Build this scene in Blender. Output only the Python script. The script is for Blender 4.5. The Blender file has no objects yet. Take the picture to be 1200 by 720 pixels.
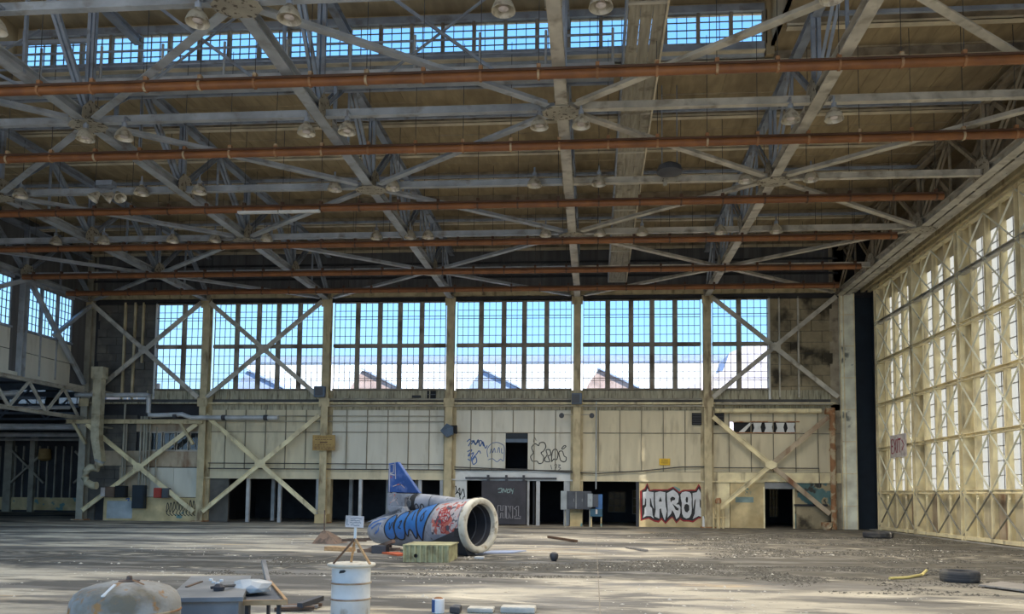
import bpy, bmesh, math, random
from mathutils import Vector, Matrix
random.seed(11)
C = bpy.context.scene.collection
S = bpy.context.scene
PI = math.pi

# ---------------------------------------------------------------- camera
f_px, yaw, pitch, roll, pcx, pcy = 926.73, 0.0775, 0.0681, 0.0092, 624.22, 515.92
EYE = 1.712
cam_d = bpy.data.cameras.new('camera')
cam = bpy.data.objects.new('camera', cam_d); C.objects.link(cam)
cam_d.sensor_width = 36.0; cam_d.sensor_fit = 'HORIZONTAL'
cam_d.lens = f_px / 1200 * 36
cam_d.shift_x = (600 - pcx) / 1200
cam_d.shift_y = (pcy - 360) / 1200
cam_d.clip_end = 1000
cam.matrix_world = (Matrix.Translation((0, 0, EYE)) @ Matrix.Rotation(yaw, 4, 'Z')
                    @ Matrix.Rotation(PI / 2 + pitch, 4, 'X') @ Matrix.Rotation(roll, 4, 'Z'))
S.camera = cam

# ---------------------------------------------------------------- sky, sun, exposure
S.view_settings.view_transform = 'Standard'
S.view_settings.look = 'None'
S.view_settings.gamma = 1.0
S.view_settings.exposure = 1.08
w = bpy.data.worlds.new('sky'); S.world = w; w.use_nodes = True
nt = w.node_tree; nt.nodes.clear()
tc = nt.nodes.new('ShaderNodeTexCoord'); sx = nt.nodes.new('ShaderNodeSeparateXYZ')
nt.links.new(tc.outputs['Generated'], sx.inputs[0])
rp = nt.nodes.new('ShaderNodeValToRGB'); nt.links.new(sx.outputs['Z'], rp.inputs[0])
cr = rp.color_ramp
cr.elements[0].position = 0.0; cr.elements[0].color = (0.42, 0.60, 0.78, 1)
cr.elements[1].position = 1.0; cr.elements[1].color = (0.10, 0.25, 0.62, 1)
e = cr.elements.new(0.25); e.color = (0.20, 0.43, 0.72, 1)
e = cr.elements.new(0.5); e.color = (0.135, 0.34, 0.68, 1)
bg = nt.nodes.new('ShaderNodeBackground'); bg.inputs['Strength'].default_value = 1.18
wo = nt.nodes.new('ShaderNodeOutputWorld')
nt.links.new(rp.outputs[0], bg.inputs[0]); nt.links.new(bg.outputs[0], wo.inputs[0])
SUN_TO = Vector((0.81, -0.38, 0.50)).normalized()       # towards the sun: front right, behind the camera
sd = bpy.data.lights.new('sun', 'SUN'); sd.energy = 7.5; sd.angle = math.radians(0.6); sd.color = (1.0, 0.94, 0.84)
so = bpy.data.objects.new('sun', sd); C.objects.link(so)
so.rotation_euler = SUN_TO.to_track_quat('Z', 'Y').to_euler()
so.location = (30, -30, 40)

# ---------------------------------------------------------------- materials
def mat(name, col, rough=0.7, metal=0.0, var=0.25, scale=1.5, stretch=(1, 1, 1), dirt=None, dirt_at=(0.5, 0.65),
        dirt_scale=0.8, dirt_stretch=(1, 1, 1), bump=0.0, bump_scale=12, dirt2=None, dirt2_at=(0.58, 0.66), dirt2_scale=4.0):
    m = bpy.data.materials.new(name); m.use_nodes = True
    n = m.node_tree.nodes; l = m.node_tree.links
    b = n['Principled BSDF']; b.inputs['Roughness'].default_value = rough; b.inputs['Metallic'].default_value = metal
    g = n.new('ShaderNodeNewGeometry')
    def noise(sc, st, det=5):
        mp = n.new('ShaderNodeMapping'); mp.inputs['Scale'].default_value = st
        l.new(g.outputs['Position'], mp.inputs['Vector'])
        t = n.new('ShaderNodeTexNoise'); t.inputs['Scale'].default_value = sc; t.inputs['Detail'].default_value = det
        l.new(mp.outputs[0], t.inputs['Vector']); return t.outputs['Fac']
    def mix(fac, a, bcol):
        x = n.new('ShaderNodeMix'); x.data_type = 'RGBA'
        l.new(fac, x.inputs[0])
        if isinstance(a, tuple): x.inputs[6].default_value = (*a, 1)
        else: l.new(a, x.inputs[6])
        if isinstance(bcol, tuple): x.inputs[7].default_value = (*bcol, 1)
        else: l.new(bcol, x.inputs[7])
        return x.outputs[2]
    def ramp(src, lo, hi):
        r = n.new('ShaderNodeMapRange'); r.inputs[1].default_value = lo; r.inputs[2].default_value = hi
        l.new(src, r.inputs[0]); return r.outputs[0]
    lo = tuple(c * (1 - var) for c in col); hi = tuple(min(1, c * (1 + var)) for c in col)
    c = mix(ramp(noise(scale, stretch), 0.3, 0.7), lo, hi)
    if dirt: c = mix(ramp(noise(dirt_scale, dirt_stretch, 7), *dirt_at), c, dirt)
    if dirt2: c = mix(ramp(noise(dirt2_scale, (1, 1, 1), 7), *dirt2_at), c, dirt2)
    l.new(c, b.inputs['Base Color'])
    if bump:
        bp = n.new('ShaderNodeBump'); bp.inputs['Strength'].default_value = bump; bp.inputs['Distance'].default_value = 0.02
        l.new(noise(bump_scale, (1, 1, 1), 6), bp.inputs['Height']); l.new(bp.outputs[0], b.inputs['Normal'])
    return m

M = {}
M['cream'] = mat('cream_paint', (0.84, 0.71, 0.45), 0.6, dirt=(0.26, 0.21, 0.13), dirt_at=(0.56, 0.75), dirt_scale=1.2, dirt_stretch=(2, 2, .4))
M['panel'] = mat('cream_wall_panel', (0.68, 0.6, 0.42), 0.65, var=.10, scale=0.9, stretch=(2, 2, .35), dirt=(0.30, 0.25, 0.16), dirt_at=(0.56, 0.9), dirt_scale=1.0, dirt_stretch=(2, 2, .5))
M['panel_pale'] = mat('pale_wall_panel', (0.68, 0.655, 0.56), 0.65, var=.08, scale=0.9, stretch=(2, 2, .35), dirt=(0.36, 0.32, 0.23), dirt_at=(0.58, 0.9), dirt_scale=1.0, dirt_stretch=(2, 2, .5))
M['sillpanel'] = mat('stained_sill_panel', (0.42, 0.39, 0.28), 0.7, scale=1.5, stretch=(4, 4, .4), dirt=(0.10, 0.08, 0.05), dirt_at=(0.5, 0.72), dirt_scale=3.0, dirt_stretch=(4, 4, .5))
M['yellow_wall'] = mat('yellowed_plaster', (0.62, 0.50, 0.28), 0.8, dirt=(0.45, 0.33, 0.16), dirt_at=(0.45, 0.7), dirt2=(0.16, 0.30, 0.30), dirt2_at=(0.64, 0.66), dirt2_scale=1.1, bump=.3)
M['teal_wall'] = mat('peeling_teal_plaster', (0.10, 0.19, 0.19), 0.8, dirt=(0.42, 0.34, 0.2), dirt_at=(0.52, 0.56), dirt_scale=1.0, dirt2=(0.05, 0.05, 0.045), dirt2_at=(0.55, 0.6), dirt2_scale=1.6, bump=.4)
M['column'] = mat('weathered_column_paint', (0.54, 0.455, 0.28), 0.65, dirt=(0.22, 0.16, 0.09), dirt_at=(0.54, 0.7), dirt_scale=1.6, dirt_stretch=(2, 2, .5), bump=.15)
M['white_column'] = mat('bright_cream_paint', (0.86, 0.82, 0.66), 0.6, dirt=(0.2, 0.21, 0.18), dirt_at=(0.62, 0.7), dirt_scale=1.3, bump=.1)
M['seam'] = mat('grimy_panel_rib', (0.24, 0.21, 0.15), 0.7)
M['joint'] = mat('floor_joint_filler', (0.24, 0.21, 0.17), 0.9)
M['steel'] = mat('grey_steel_dim_tone', (0.37, 0.4, 0.435), 0.5, metal=0.0, dirt=(0.20, 0.18, 0.15), dirt_at=(0.55, 0.75), dirt_scale=2.0)  # darkened to carry the dim left side of the roof
M['steel_tan'] = mat('tan_grey_steel_lit_tone', (0.52, 0.49, 0.42), 0.55, dirt=(0.2, 0.165, 0.12), dirt_at=(0.52, 0.75), dirt_scale=2.0)  # paled to carry the highlights on the right side
M['steel_web'] = mat('blue_grey_steel_paint', (0.3, 0.34, 0.41), 0.5, dirt=(0.15, 0.13, 0.11), dirt_at=(0.55, 0.75), dirt_scale=2.0)
M['gusset'] = mat('spotted_gusset_paint', (0.38, 0.35, 0.28), 0.6, dirt=(0.10, 0.08, 0.06), dirt_at=(0.56, 0.6), dirt_scale=9)
M['brown_steel'] = mat('brown_grey_steel', (0.38, 0.32, 0.23), 0.6, dirt=(0.13, 0.1, 0.07), dirt_at=(0.5, 0.75), dirt_scale=2)
M['pipe_orange'] = mat('orange_brown_pipe_paint', (0.25, 0.098, 0.032), 0.5, dirt=(0.20, 0.075, 0.03), dirt_at=(0.48, 0.7), dirt_scale=2.5)
M['pipe_dark'] = mat('dark_brown_rail_paint', (0.10, 0.05, 0.03), 0.6)
M['rust'] = mat('rusty_steel', (0.34, 0.17, 0.08), 0.8, dirt=(0.5, 0.4, 0.26), dirt_at=(0.5, 0.6), dirt_scale=2.5, bump=.3)
M['rust_panel'] = mat('rust_streaked_panel', (0.47, 0.38, 0.27), 0.75, dirt=(0.22, 0.10, 0.05), dirt_at=(0.5, 0.68), dirt_scale=0.8, dirt_stretch=(2, 2, .6))
M['roof'] = mat('brown_roof_deck', (0.43, 0.34, 0.205), 0.85, var=.15, scale=1.5, stretch=(3, .8, 1), dirt=(0.25, 0.19, 0.115), dirt_at=(0.5, 0.85), dirt_scale=0.6, dirt_stretch=(1.5, 1, 1), bump=.2, bump_scale=6)
M['purlin'] = mat('pale_purlin_lit_tone', (0.7, 0.62, 0.46), 0.7)  # pale tone carries the lit edge of the purlins
M['plank'] = mat('weathered_trough_plank', (0.36, 0.33, 0.26), 0.8, scale=2.0, stretch=(6, .5, 1), dirt=(0.15, 0.13, 0.1), dirt_at=(0.55, 0.75), dirt_scale=3)
M['dark_wall'] = mat('dark_corrugated_wall', (0.13, 0.13, 0.135), 0.8, scale=1.0, stretch=(4, 4, .3))
M['block_dark'] = mat('sooty_block', (0.115, 0.11, 0.10), 0.9, dirt=(0.22, 0.2, 0.165), dirt_at=(0.55, 0.75), dirt_scale=1.1, bump=.5)
M['block_tan'] = mat('stained_tan_block', (0.32, 0.265, 0.17), 0.9, dirt=(0.055, 0.045, 0.03), dirt_at=(0.5, 0.64), dirt_scale=0.9, bump=.5)
M['mullion'] = mat('window_mullion_paint', (0.30, 0.265, 0.21), 0.7, dirt=(0.14, 0.11, 0.08))
M['muntin'] = mat('thin_window_bar_paint', (0.16, 0.15, 0.14), 0.7)
M['mullion_pale'] = mat('pale_window_frame_paint', (0.5, 0.46, 0.4), 0.7)
M['black'] = mat('black_void_paint', (0.012, 0.013, 0.016), 0.8)
M['dark'] = mat('dark_interior_tone', (0.035, 0.036, 0.042), 0.8)  # near-black so rooms and backings read as shade
M['navy'] = mat('navy_black_sheet', (0.012, 0.02, 0.03), 0.6)
M['black_metal'] = mat('black_painted_metal', (0.05, 0.05, 0.058), 0.55)
M['black_door'] = mat('charcoal_door_paint', (0.055, 0.052, 0.062), 0.7)
M['white'] = mat('white_paint', (0.72, 0.73, 0.72), 0.6, var=.12, dirt=(0.4, 0.39, 0.36), dirt_at=(0.58, 0.8), dirt_scale=1.5)
M['grey_white'] = mat('grey_white_post', (0.48, 0.49, 0.50), 0.6)
M['grey'] = mat('mid_grey_paint', (0.25, 0.26, 0.27), 0.6)
M['cabinet_front'] = mat('dark_cabinet_grey', (0.075, 0.08, 0.095), 0.5)
M['cabinet_side'] = mat('pale_cabinet_grey', (0.38, 0.42, 0.44), 0.5)
M['blue_box'] = mat('blue_enamel', (0.06, 0.17, 0.42), 0.45)
M['blue_grey'] = mat('blue_grey_tone', (0.10, 0.14, 0.20), 0.5)
M['teal_box'] = mat('teal_enamel', (0.04, 0.11, 0.17), 0.5)
M['lamp_shell'] = mat('aged_aluminium_shade', (0.62, 0.58, 0.48), 0.4, metal=0.35, dirt=(0.3, 0.26, 0.2), dirt_scale=6)
M['pipe_silver'] = mat('silver_pipe_lagging', (0.52, 0.53, 0.54), 0.45, metal=.2)
M['duct'] = mat('tan_duct_paint', (0.52, 0.48, 0.34), 0.6, dirt=(0.3, 0.25, 0.16), dirt_at=(0.5, 0.7), dirt_scale=2)
M['conduit'] = mat('dull_conduit_paint', (0.34, 0.32, 0.26), 0.6)
M['conduit_dark'] = mat('dark_wall_pipe', (0.07, 0.07, 0.07), 0.6)
M['tyre'] = mat('dusty_tyre_rubber', (0.055, 0.055, 0.06), 0.85, dirt=(0.13, 0.12, 0.1), dirt_at=(0.5, 0.75), dirt_scale=5)
M['wood'] = mat('raw_timber', (0.45, 0.28, 0.14), 0.8, scale=4, stretch=(1, 6, 6))
M['wood_grey'] = mat('grey_weathered_board', (0.28, 0.26, 0.24), 0.85, scale=3, stretch=(1, 6, 1))
M['wood_dark'] = mat('dark_brown_board', (0.13, 0.075, 0.045), 0.85)
M['brown'] = mat('brown_rusted_plate', (0.17, 0.115, 0.085), 0.85, dirt=(0.08, 0.06, 0.05), dirt_scale=4)
M['olive'] = mat('olive_corrugated_paint', (0.36, 0.35, 0.20), 0.75, dirt=(0.22, 0.2, 0.11), dirt_scale=4)
M['orange_red'] = mat('faded_orange_red_paint', (0.50, 0.11, 0.045), 0.7)
M['tan_sign'] = mat('tan_sign_paint', (0.42, 0.28, 0.10), 0.7, dirt=(0.28, 0.17, 0.06), dirt_scale=3)
M['yellow'] = mat('yellow_sign_paint', (0.75, 0.47, 0.03), 0.6)
M['red'] = mat('red_enamel', (0.45, 0.05, 0.03), 0.55)
M['sign_white'] = mat('off_white_board', (0.66, 0.60, 0.58), 0.7, dirt=(0.45, 0.4, 0.38), dirt_scale=4)
M['paint_red'] = mat('red_spray_paint', (0.33, 0.02, 0.025), 0.6)
M['paint_exit'] = mat('dark_red_marker_paint', (0.30, 0.03, 0.05), 0.6)
M['paint_black'] = mat('black_spray_paint', (0.018, 0.018, 0.02), 0.6)
M['paint_silver'] = mat('silver_spray_paint', (0.62, 0.63, 0.66), 0.55, var=.12, scale=4)
M['paint_blue'] = mat('blue_spray_paint', (0.05, 0.12, 0.33), 0.6)
M['paint_light'] = mat('pale_grey_chalk_paint', (0.42, 0.40, 0.42), 0.7)
M['paint_teal'] = mat('pale_teal_paint', (0.26, 0.36, 0.35), 0.7)
M['hull'] = mat('mottled_grey_white_hull_paint', (0.22, 0.235, 0.28), 0.5, dirt=(0.40, 0.41, 0.45), dirt_at=(0.5, 0.72), dirt_scale=2.2, dirt2=(0.07, 0.07, 0.085), dirt2_at=(0.62, 0.68), dirt2_scale=5)
M['hull_red'] = mat('red_scribbled_hull_patch', (0.42, 0.36, 0.36), 0.6, dirt=(0.45, 0.12, 0.09), dirt_at=(0.52, 0.56), dirt_scale=5, dirt2=(0.07, 0.07, 0.09), dirt2_at=(0.56, 0.6), dirt2_scale=6)
M['hull_blue'] = mat('bright_blue_graffiti_fill', (0.028, 0.14, 0.4), 0.5, var=.2, scale=4)
M['fin_blue'] = mat('deep_blue_fin_paint', (0.022, 0.075, 0.27), 0.5, dirt=(0.10, 0.15, 0.36), dirt_scale=3, dirt2=(0.3, 0.06, 0.09), dirt2_at=(0.66, 0.72), dirt2_scale=3)
M['ring'] = mat('chipped_white_ring_paint', (0.56, 0.53, 0.45), 0.5, dirt=(0.30, 0.24, 0.16), dirt_at=(0.54, 0.68), dirt_scale=5)
M['drum'] = mat('chipped_white_drum_paint', (0.66, 0.67, 0.66), 0.55, dirt=(0.36, 0.30, 0.22), dirt_at=(0.58, 0.75), dirt_scale=5, dirt_stretch=(1, 1, .6), bump=.2)
M['tank'] = mat('pitted_pale_tank_paint', (0.33, 0.32, 0.295), 0.6, dirt=(0.17, 0.145, 0.10), dirt_at=(0.44, 0.60), dirt_scale=3.2, dirt2=(0.34, 0.17, 0.05), dirt2_at=(0.58, 0.68), dirt2_scale=9, bump=.6, bump_scale=22)
M['box_grey'] = mat('flat_grey_sheet', (0.19, 0.195, 0.20), 0.6, dirt=(0.25, 0.25, 0.25), dirt_scale=3)
M['plastic'] = mat('cloudy_plastic_wrap', (0.55, 0.56, 0.56), 0.3)
M['rubble'] = mat('grey_crushed_debris', (0.085, 0.078, 0.065), 0.9, var=.5, scale=9)
M['rubble_pale'] = mat('pale_broken_tile', (0.55, 0.52, 0.46), 0.8, var=.2, scale=6)
M['yellow_strip'] = mat('yellow_plastic_strip', (0.72, 0.60, 0.22), 0.5)
M['far_white'] = mat('white_hall_cladding', (0.92, 0.92, 0.93), 0.8, var=.05)
M['far_blue'] = mat('blue_grey_roofing', (0.30, 0.36, 0.52), 0.8, var=.1)
M['far_brown'] = mat('brown_gable_board', (0.38, 0.27, 0.24), 0.8)
M['far_pink'] = mat('pinkish_stucco', (0.62, 0.55, 0.60), 0.8)
M['asphalt'] = mat('pale_apron_concrete', (0.36, 0.34, 0.30), 0.9)

def glass_mat(name, tint, gloss=.06, frost=None, frost_col=(1, 1, 1)):
    m = bpy.data.materials.new(name); m.use_nodes = True
    n = m.node_tree.nodes; l = m.node_tree.links; n.clear()
    o = n.new('ShaderNodeOutputMaterial')
    t = n.new('ShaderNodeBsdfTransparent'); t.inputs[0].default_value = (*tint, 1)
    g = n.new('ShaderNodeBsdfGlossy'); g.inputs['Roughness'].default_value = 0.08
    x = n.new('ShaderNodeMixShader'); x.inputs[0].default_value = gloss
    l.new(t.outputs[0], x.inputs[1]); l.new(g.outputs[0], x.inputs[2]); out = x.outputs[0]
    if frost:
        d = n.new('ShaderNodeBsdfTranslucent'); d.inputs[0].default_value = (*frost_col, 1)
        y = n.new('ShaderNodeMixShader'); y.inputs[0].default_value = frost
        l.new(out, y.inputs[1]); l.new(d.outputs[0], y.inputs[2]); out = y.outputs[0]
    l.new(out, o.inputs[0]); return m
M['glass'] = glass_mat('window_glass', (0.94, 0.97, 0.98), 0.03)
M['dim_glass'] = glass_mat('grimy_tan_glass', (0.20, 0.18, 0.13), 0.02, 0.8, (0.10, 0.085, 0.055))
M['frost'] = glass_mat('dusty_frosted_glass', (0.95, 0.94, 0.90), 0.03, 0.85, (0.31, 0.315, 0.31))

def floor_mat():
    m = bpy.data.materials.new('stained_concrete_floor'); m.use_nodes = True
    n = m.node_tree.nodes; l = m.node_tree.links; b = n['Principled BSDF']
    g = n.new('ShaderNodeNewGeometry')
    def noise(sc, st, det=6, off=0):
        mp = n.new('ShaderNodeMapping'); mp.inputs['Scale'].default_value = st; mp.inputs['Location'].default_value = (off, off, 0)
        l.new(g.outputs['Position'], mp.inputs['Vector'])
        t = n.new('ShaderNodeTexNoise'); t.inputs['Scale'].default_value = sc; t.inputs['Detail'].default_value = det
        t.inputs['Roughness'].default_value = 0.6
        l.new(mp.outputs[0], t.inputs['Vector']); return t.outputs['Fac']
    def rng(src, lo, hi):
        r = n.new('ShaderNodeMapRange'); r.inputs[1].default_value = lo; r.inputs[2].default_value = hi
        l.new(src, r.inputs[0]); return r.outputs[0]
    def mix(fac, a, c):
        x = n.new('ShaderNodeMix'); x.data_type = 'RGBA'; l.new(fac, x.inputs[0])
        for i, v in ((6, a), (7, c)):
            if isinstance(v, tuple): x.inputs[i].default_value = (*v, 1)
            else: l.new(v, x.inputs[i])
        return x.outputs[2]
    def mul(a, c):
        x = n.new('ShaderNodeMath'); x.operation = 'MULTIPLY'; l.new(a, x.inputs[0]); l.new(c, x.inputs[1]); return x.outputs[0]
    c = mix(rng(noise(.5, (.5, 1, 1)), .35, .65), (0.31, 0.285, 0.235), (0.58, 0.525, 0.42))
    c = mix(rng(noise(.9, (.35, 1.0, 1), 8, 5),   .50, .60), c, (0.20, 0.185, 0.165))        # damp patches
    c = mix(rng(noise(.7, (.25, .9, 1), 6, 17), .60, .70), c, (0.46, 0.34, 0.20))           # rusty tint
    c = mix(rng(noise(.33, (.28, 1.0, 1), 9, 31), .50, .56), c, (0.085, 0.08, 0.072))        # oil-dark
    c = mix(rng(noise(9, (1, 1, 1), 5, 3), .60, .72), c, (0.15, 0.13, 0.11))
    # the debris-strewn strip across the hall
    sp = n.new('ShaderNodeSeparateXYZ'); l.new(g.outputs['Position'], sp.inputs[0])
    wob = n.new('ShaderNodeMath'); wob.operation = 'MULTIPLY_ADD'; wob.inputs[1].default_value = 5.0
    l.new(noise(.25, (1, 1, 1), 4, 9), wob.inputs[0]); l.new(sp.outputs['Y'], wob.inputs[2])
    band = mul(rng(wob.outputs[0], 18.6, 19.8), rng(wob.outputs[0], 25.0, 23.6))
    speck = rng(noise(2.5, (.6, 1.3, 1), 9, 2), .37, .47)
    c = mix(mul(band, speck), c, (0.05, 0.047, 0.04))
    rt = n.new('ShaderNodeMath'); rt.operation = 'MULTIPLY_ADD'; rt.inputs[1].default_value = 5.0
    l.new(noise(.3, (1, 1.4, 1), 6, 41), rt.inputs[0]); l.new(sp.outputs['X'], rt.inputs[2])
    far = rng(sp.outputs['Y'], 14.5, 17.5)
    c = mix(mul(mul(rng(rt.outputs[0], 3.5, 7.0), far), rng(noise(2.4, (.6, 1.2, 1), 11, 8), .38, .50)), c, (0.085, 0.076, 0.06))
    c = mix(rng(noise(1.1, (.4, 1.3, 1), 12, 53), .52, .60), c, (0.16, 0.15, 0.135))
    l.new(c, b.inputs['Base Color'])
    r = rng(noise(.9, (.35, 1.0, 1), 8, 5), .50, .66)
    rm = n.new('ShaderNodeMapRange'); rm.inputs[3].default_value = .85; rm.inputs[4].default_value = .45
    l.new(r, rm.inputs[0]); l.new(rm.outputs[0], b.inputs['Roughness'])
    bp = n.new('ShaderNodeBump'); bp.inputs['Strength'].default_value = .5; bp.inputs['Distance'].default_value = .02
    l.new(noise(6, (1, 1, 1), 8), bp.inputs['Height']); l.new(bp.outputs[0], b.inputs['Normal'])
    return m
M['floor'] = floor_mat()

# ---------------------------------------------------------------- mesh helpers (everything is given in world metres)
ORG = {}
class MB:
    def __init__(s): s.v = []; s.f = []
    def add(s, vs, fs):
        o = len(s.v); s.v += [tuple(v) for v in vs]; s.f += [tuple(i + o for i in q) for q in fs]; return s
    def box(s, x0, x1, y0, y1, z0, z1):
        return s.add([(x0, y0, z0), (x1, y0, z0), (x1, y1, z0), (x0, y1, z0), (x0, y0, z1), (x1, y0, z1), (x1, y1, z1), (x0, y1, z1)],
                     [(0, 3, 2, 1), (4, 5, 6, 7), (0, 1, 5, 4), (1, 2, 6, 5), (2, 3, 7, 6), (3, 0, 4, 7)])
    def cbox(s, cx, cy, cz, sx, sy, sz): return s.box(cx - sx / 2, cx + sx / 2, cy - sy / 2, cy + sy / 2, cz - sz / 2, cz + sz / 2)
    def frame(s, p0, p1, up=(0, 0, 1)):
        p0 = Vector(p0); p1 = Vector(p1); d = (p1 - p0).normalized(); u = Vector(up)
        if abs(d.dot(u)) > .98: u = Vector((0, 1, 0)) if abs(d.y) < .9 else Vector((1, 0, 0))
        r = d.cross(u).normalized(); u = r.cross(d).normalized(); return p0, p1, r, u
    def beam(s, p0, p1, wd, h, up=(0, 0, 1)):
        p0, p1, r, u = s.frame(p0, p1, up); vs = []
        for p in (p0, p1):
            for a, b in ((-1, -1), (1, -1), (1, 1), (-1, 1)): vs.append(p + r * a * wd / 2 + u * b * h / 2)
        return s.add(vs, [(0, 1, 2, 3), (7, 6, 5, 4), (0, 4, 5, 1), (1, 5, 6, 2), (2, 6, 7, 3), (3, 7, 4, 0)])
    def prof(s, p0, p1, poly, up=(0, 0, 1)):
        p0, p1, r, u = s.frame(p0, p1, up); n = len(poly); vs = []
        for p in (p0, p1):
            for a, b in poly: vs.append(p + r * a + u * b)
        fs = [tuple(range(n)), tuple(range(2 * n - 1, n - 1, -1))]
        for i in range(n): fs.append((i, i + n, (i + 1) % n + n, (i + 1) % n))
        return s.add(vs, fs)
    def hbeam(s, p0, p1, wd, h, t=.03, up=(0, 0, 1)):
        a, b = wd / 2, h / 2; c = t / 2
        return s.prof(p0, p1, [(-a, -b), (a, -b), (a, -b + t), (c, -b + t), (c, b - t), (a, b - t), (a, b), (-a, b), (-a, b - t), (-c, b - t), (-c, -b + t), (-a, -b + t)], up)
    def angle(s, p0, p1, wd, h, t=.02, up=(0, 0, 1)):
        a, b = wd / 2, h / 2
        return s.prof(p0, p1, [(-a, -b), (a, -b), (a, -b + t), (-a + t, -b + t), (-a + t, b), (-a, b)], up)
    def tube(s, pts, r, n=10, cap=True):
        pts = [Vector(p) for p in pts]; rs = r if isinstance(r, (list, tuple)) else [r] * len(pts)
        o = len(s.v); prev = None
        for i, p in enumerate(pts):
            d = (pts[min(i + 1, len(pts) - 1)] - pts[max(i - 1, 0)]).normalized()
            u = Vector((0, 0, 1)) if abs(d.z) < .9 else Vector((0, 1, 0))
            a = d.cross(u).normalized(); b = a.cross(d)
            for k in range(n):
                t = 2 * PI * k / n; s.v.append(tuple(p + (a * math.cos(t) + b * math.sin(t)) * rs[i]))
        for i in range(len(pts) - 1):
            for k in range(n):
                s.f.append((o + i * n + k, o + i * n + (k + 1) % n, o + (i + 1) * n + (k + 1) % n, o + (i + 1) * n + k))
        if cap:
            s.f.append(tuple(o + k for k in range(n))[::-1]); e = o + (len(pts) - 1) * n; s.f.append(tuple(e + k for k in range(n)))
        return s
    def lathe(s, c, prof, n=24, axis=(0, 0, 1), cap=False):
        c = Vector(c); d = Vector(axis).normalized()
        u = Vector((0, 0, 1)) if abs(d.z) < .9 else Vector((1, 0, 0))
        a = u.cross(d).normalized(); b = d.cross(a); o = len(s.v)
        for r, h in prof:
            for k in range(n):
                t = 2 * PI * k / n; s.v.append(tuple(c + d * h + (a * math.cos(t) + b * math.sin(t)) * r))
        for i in range(len(prof) - 1):
            for k in range(n):
                s.f.append((o + i * n + k, o + i * n + (k + 1) % n, o + (i + 1) * n + (k + 1) % n, o + (i + 1) * n + k))
        if cap:
            s.f.append(tuple(o + k for k in range(n))[::-1]); e = o + (len(prof) - 1) * n; s.f.append(tuple(e + k for k in range(n)))
        return s
    def slab(s, poly, nrm, t):
        """polygon of 3-D points given a thickness t along nrm"""
        q = Vector(nrm).normalized() * t; n = len(poly); A = [Vector(p) for p in poly]; B = [p + q for p in A]
        return s.add(A + B, [tuple(range(n))[::-1], tuple(range(n, 2 * n))] + [(i, (i + 1) % n, (i + 1) % n + n, i + n) for i in range(n)])
    def build(s, name, m, parent=None, smooth=False, bevel=0):
        me = bpy.data.meshes.new(name)
        o = Vector(ORG.get(parent.name, (0, 0, 0))) if parent else Vector((0, 0, 0))
        me.from_pydata([tuple(Vector(v) - o) for v in s.v], [], s.f)
        bm = bmesh.new(); bm.from_mesh(me); bmesh.ops.recalc_face_normals(bm, faces=bm.faces); bm.to_mesh(me); bm.free()
        me.materials.append(M[m] if isinstance(m, str) else m)
        if smooth:
            me.polygons.foreach_set('use_smooth', [True] * len(me.polygons))
            me.set_sharp_from_angle(angle=math.radians(38))
        ob = bpy.data.objects.new(name, me); C.objects.link(ob)
        if parent: ob.parent = parent; ORG[ob.name] = tuple(o)
        if bevel:
            b = ob.modifiers.new('bevel', 'BEVEL'); b.width = bevel; b.segments = 2
        return ob

def thing(name, label, cat, loc, group=None):
    o = bpy.data.objects.new(name, None); C.objects.link(o); o.location = loc; o.empty_display_size = .2
    o['label'] = label; o['category'] = cat
    if group: o['group'] = group
    ORG[o.name] = tuple(loc); return o
def struct(name, loc=(0, 0, 0)):
    o = bpy.data.objects.new(name, None); C.objects.link(o); o.location = loc; o['kind'] = 'structure'
    ORG[o.name] = tuple(loc); return o
def tag(o, label, cat, group=None, kind=None):
    o['label'] = label; o['category'] = cat
    if group: o['group'] = group
    if kind: o['kind'] = kind
    return o
def B(name, m, parent, x0, x1, y0, y1, z0, z1, bevel=0): return MB().box(x0, x1, y0, y1, z0, z1).build(name, m, parent, bevel=bevel)
def inst(src, parent, off, name=None):
    """a second piece with the same mesh, shifted by off"""
    o = src.copy(); o.parent = parent; o.location = Vector(off); C.objects.link(o); return o
ORD = ['first', 'second', 'third', 'fourth', 'fifth', 'sixth', 'seventh', 'eighth', 'ninth', 'tenth', 'eleventh', 'twelfth', 'thirteenth', 'fourteenth']

BAY = 7.0
def XC(k): return -0.93 + BAY * k
def YN(j): return 21.58 + 5.317 * (j - 1)
D = 42.89            # column face line at the back
XL, XR = XC(-4), XC(2)
ZC, ZT, ZR = 12.61, 15.05, 15.58    # bottom chord, top chord, roof deck
# ---------------------------------------------------------------- floor, outer ground
fl = MB().box(-62, 18, -6, 60, -0.3, 0).build('floor', 'floor'); fl['kind'] = 'structure'
ap = MB().box(-300, 300, -200, 300, -0.6, -0.31).build('ground', 'asphalt'); ap['kind'] = 'structure'
ji = struct('trim_1')
for x in (0.1, 7.1, -6.9, -13.9, -20.9): B('floor_joint', 'joint', ji, x - .009, x + .009, 5, D, 0.0, 0.002)
for y in (10.0, 26.9): B('floor_joint', 'joint', ji, XL, XR, y - .012, y + .012, 0.0, 0.002)

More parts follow.
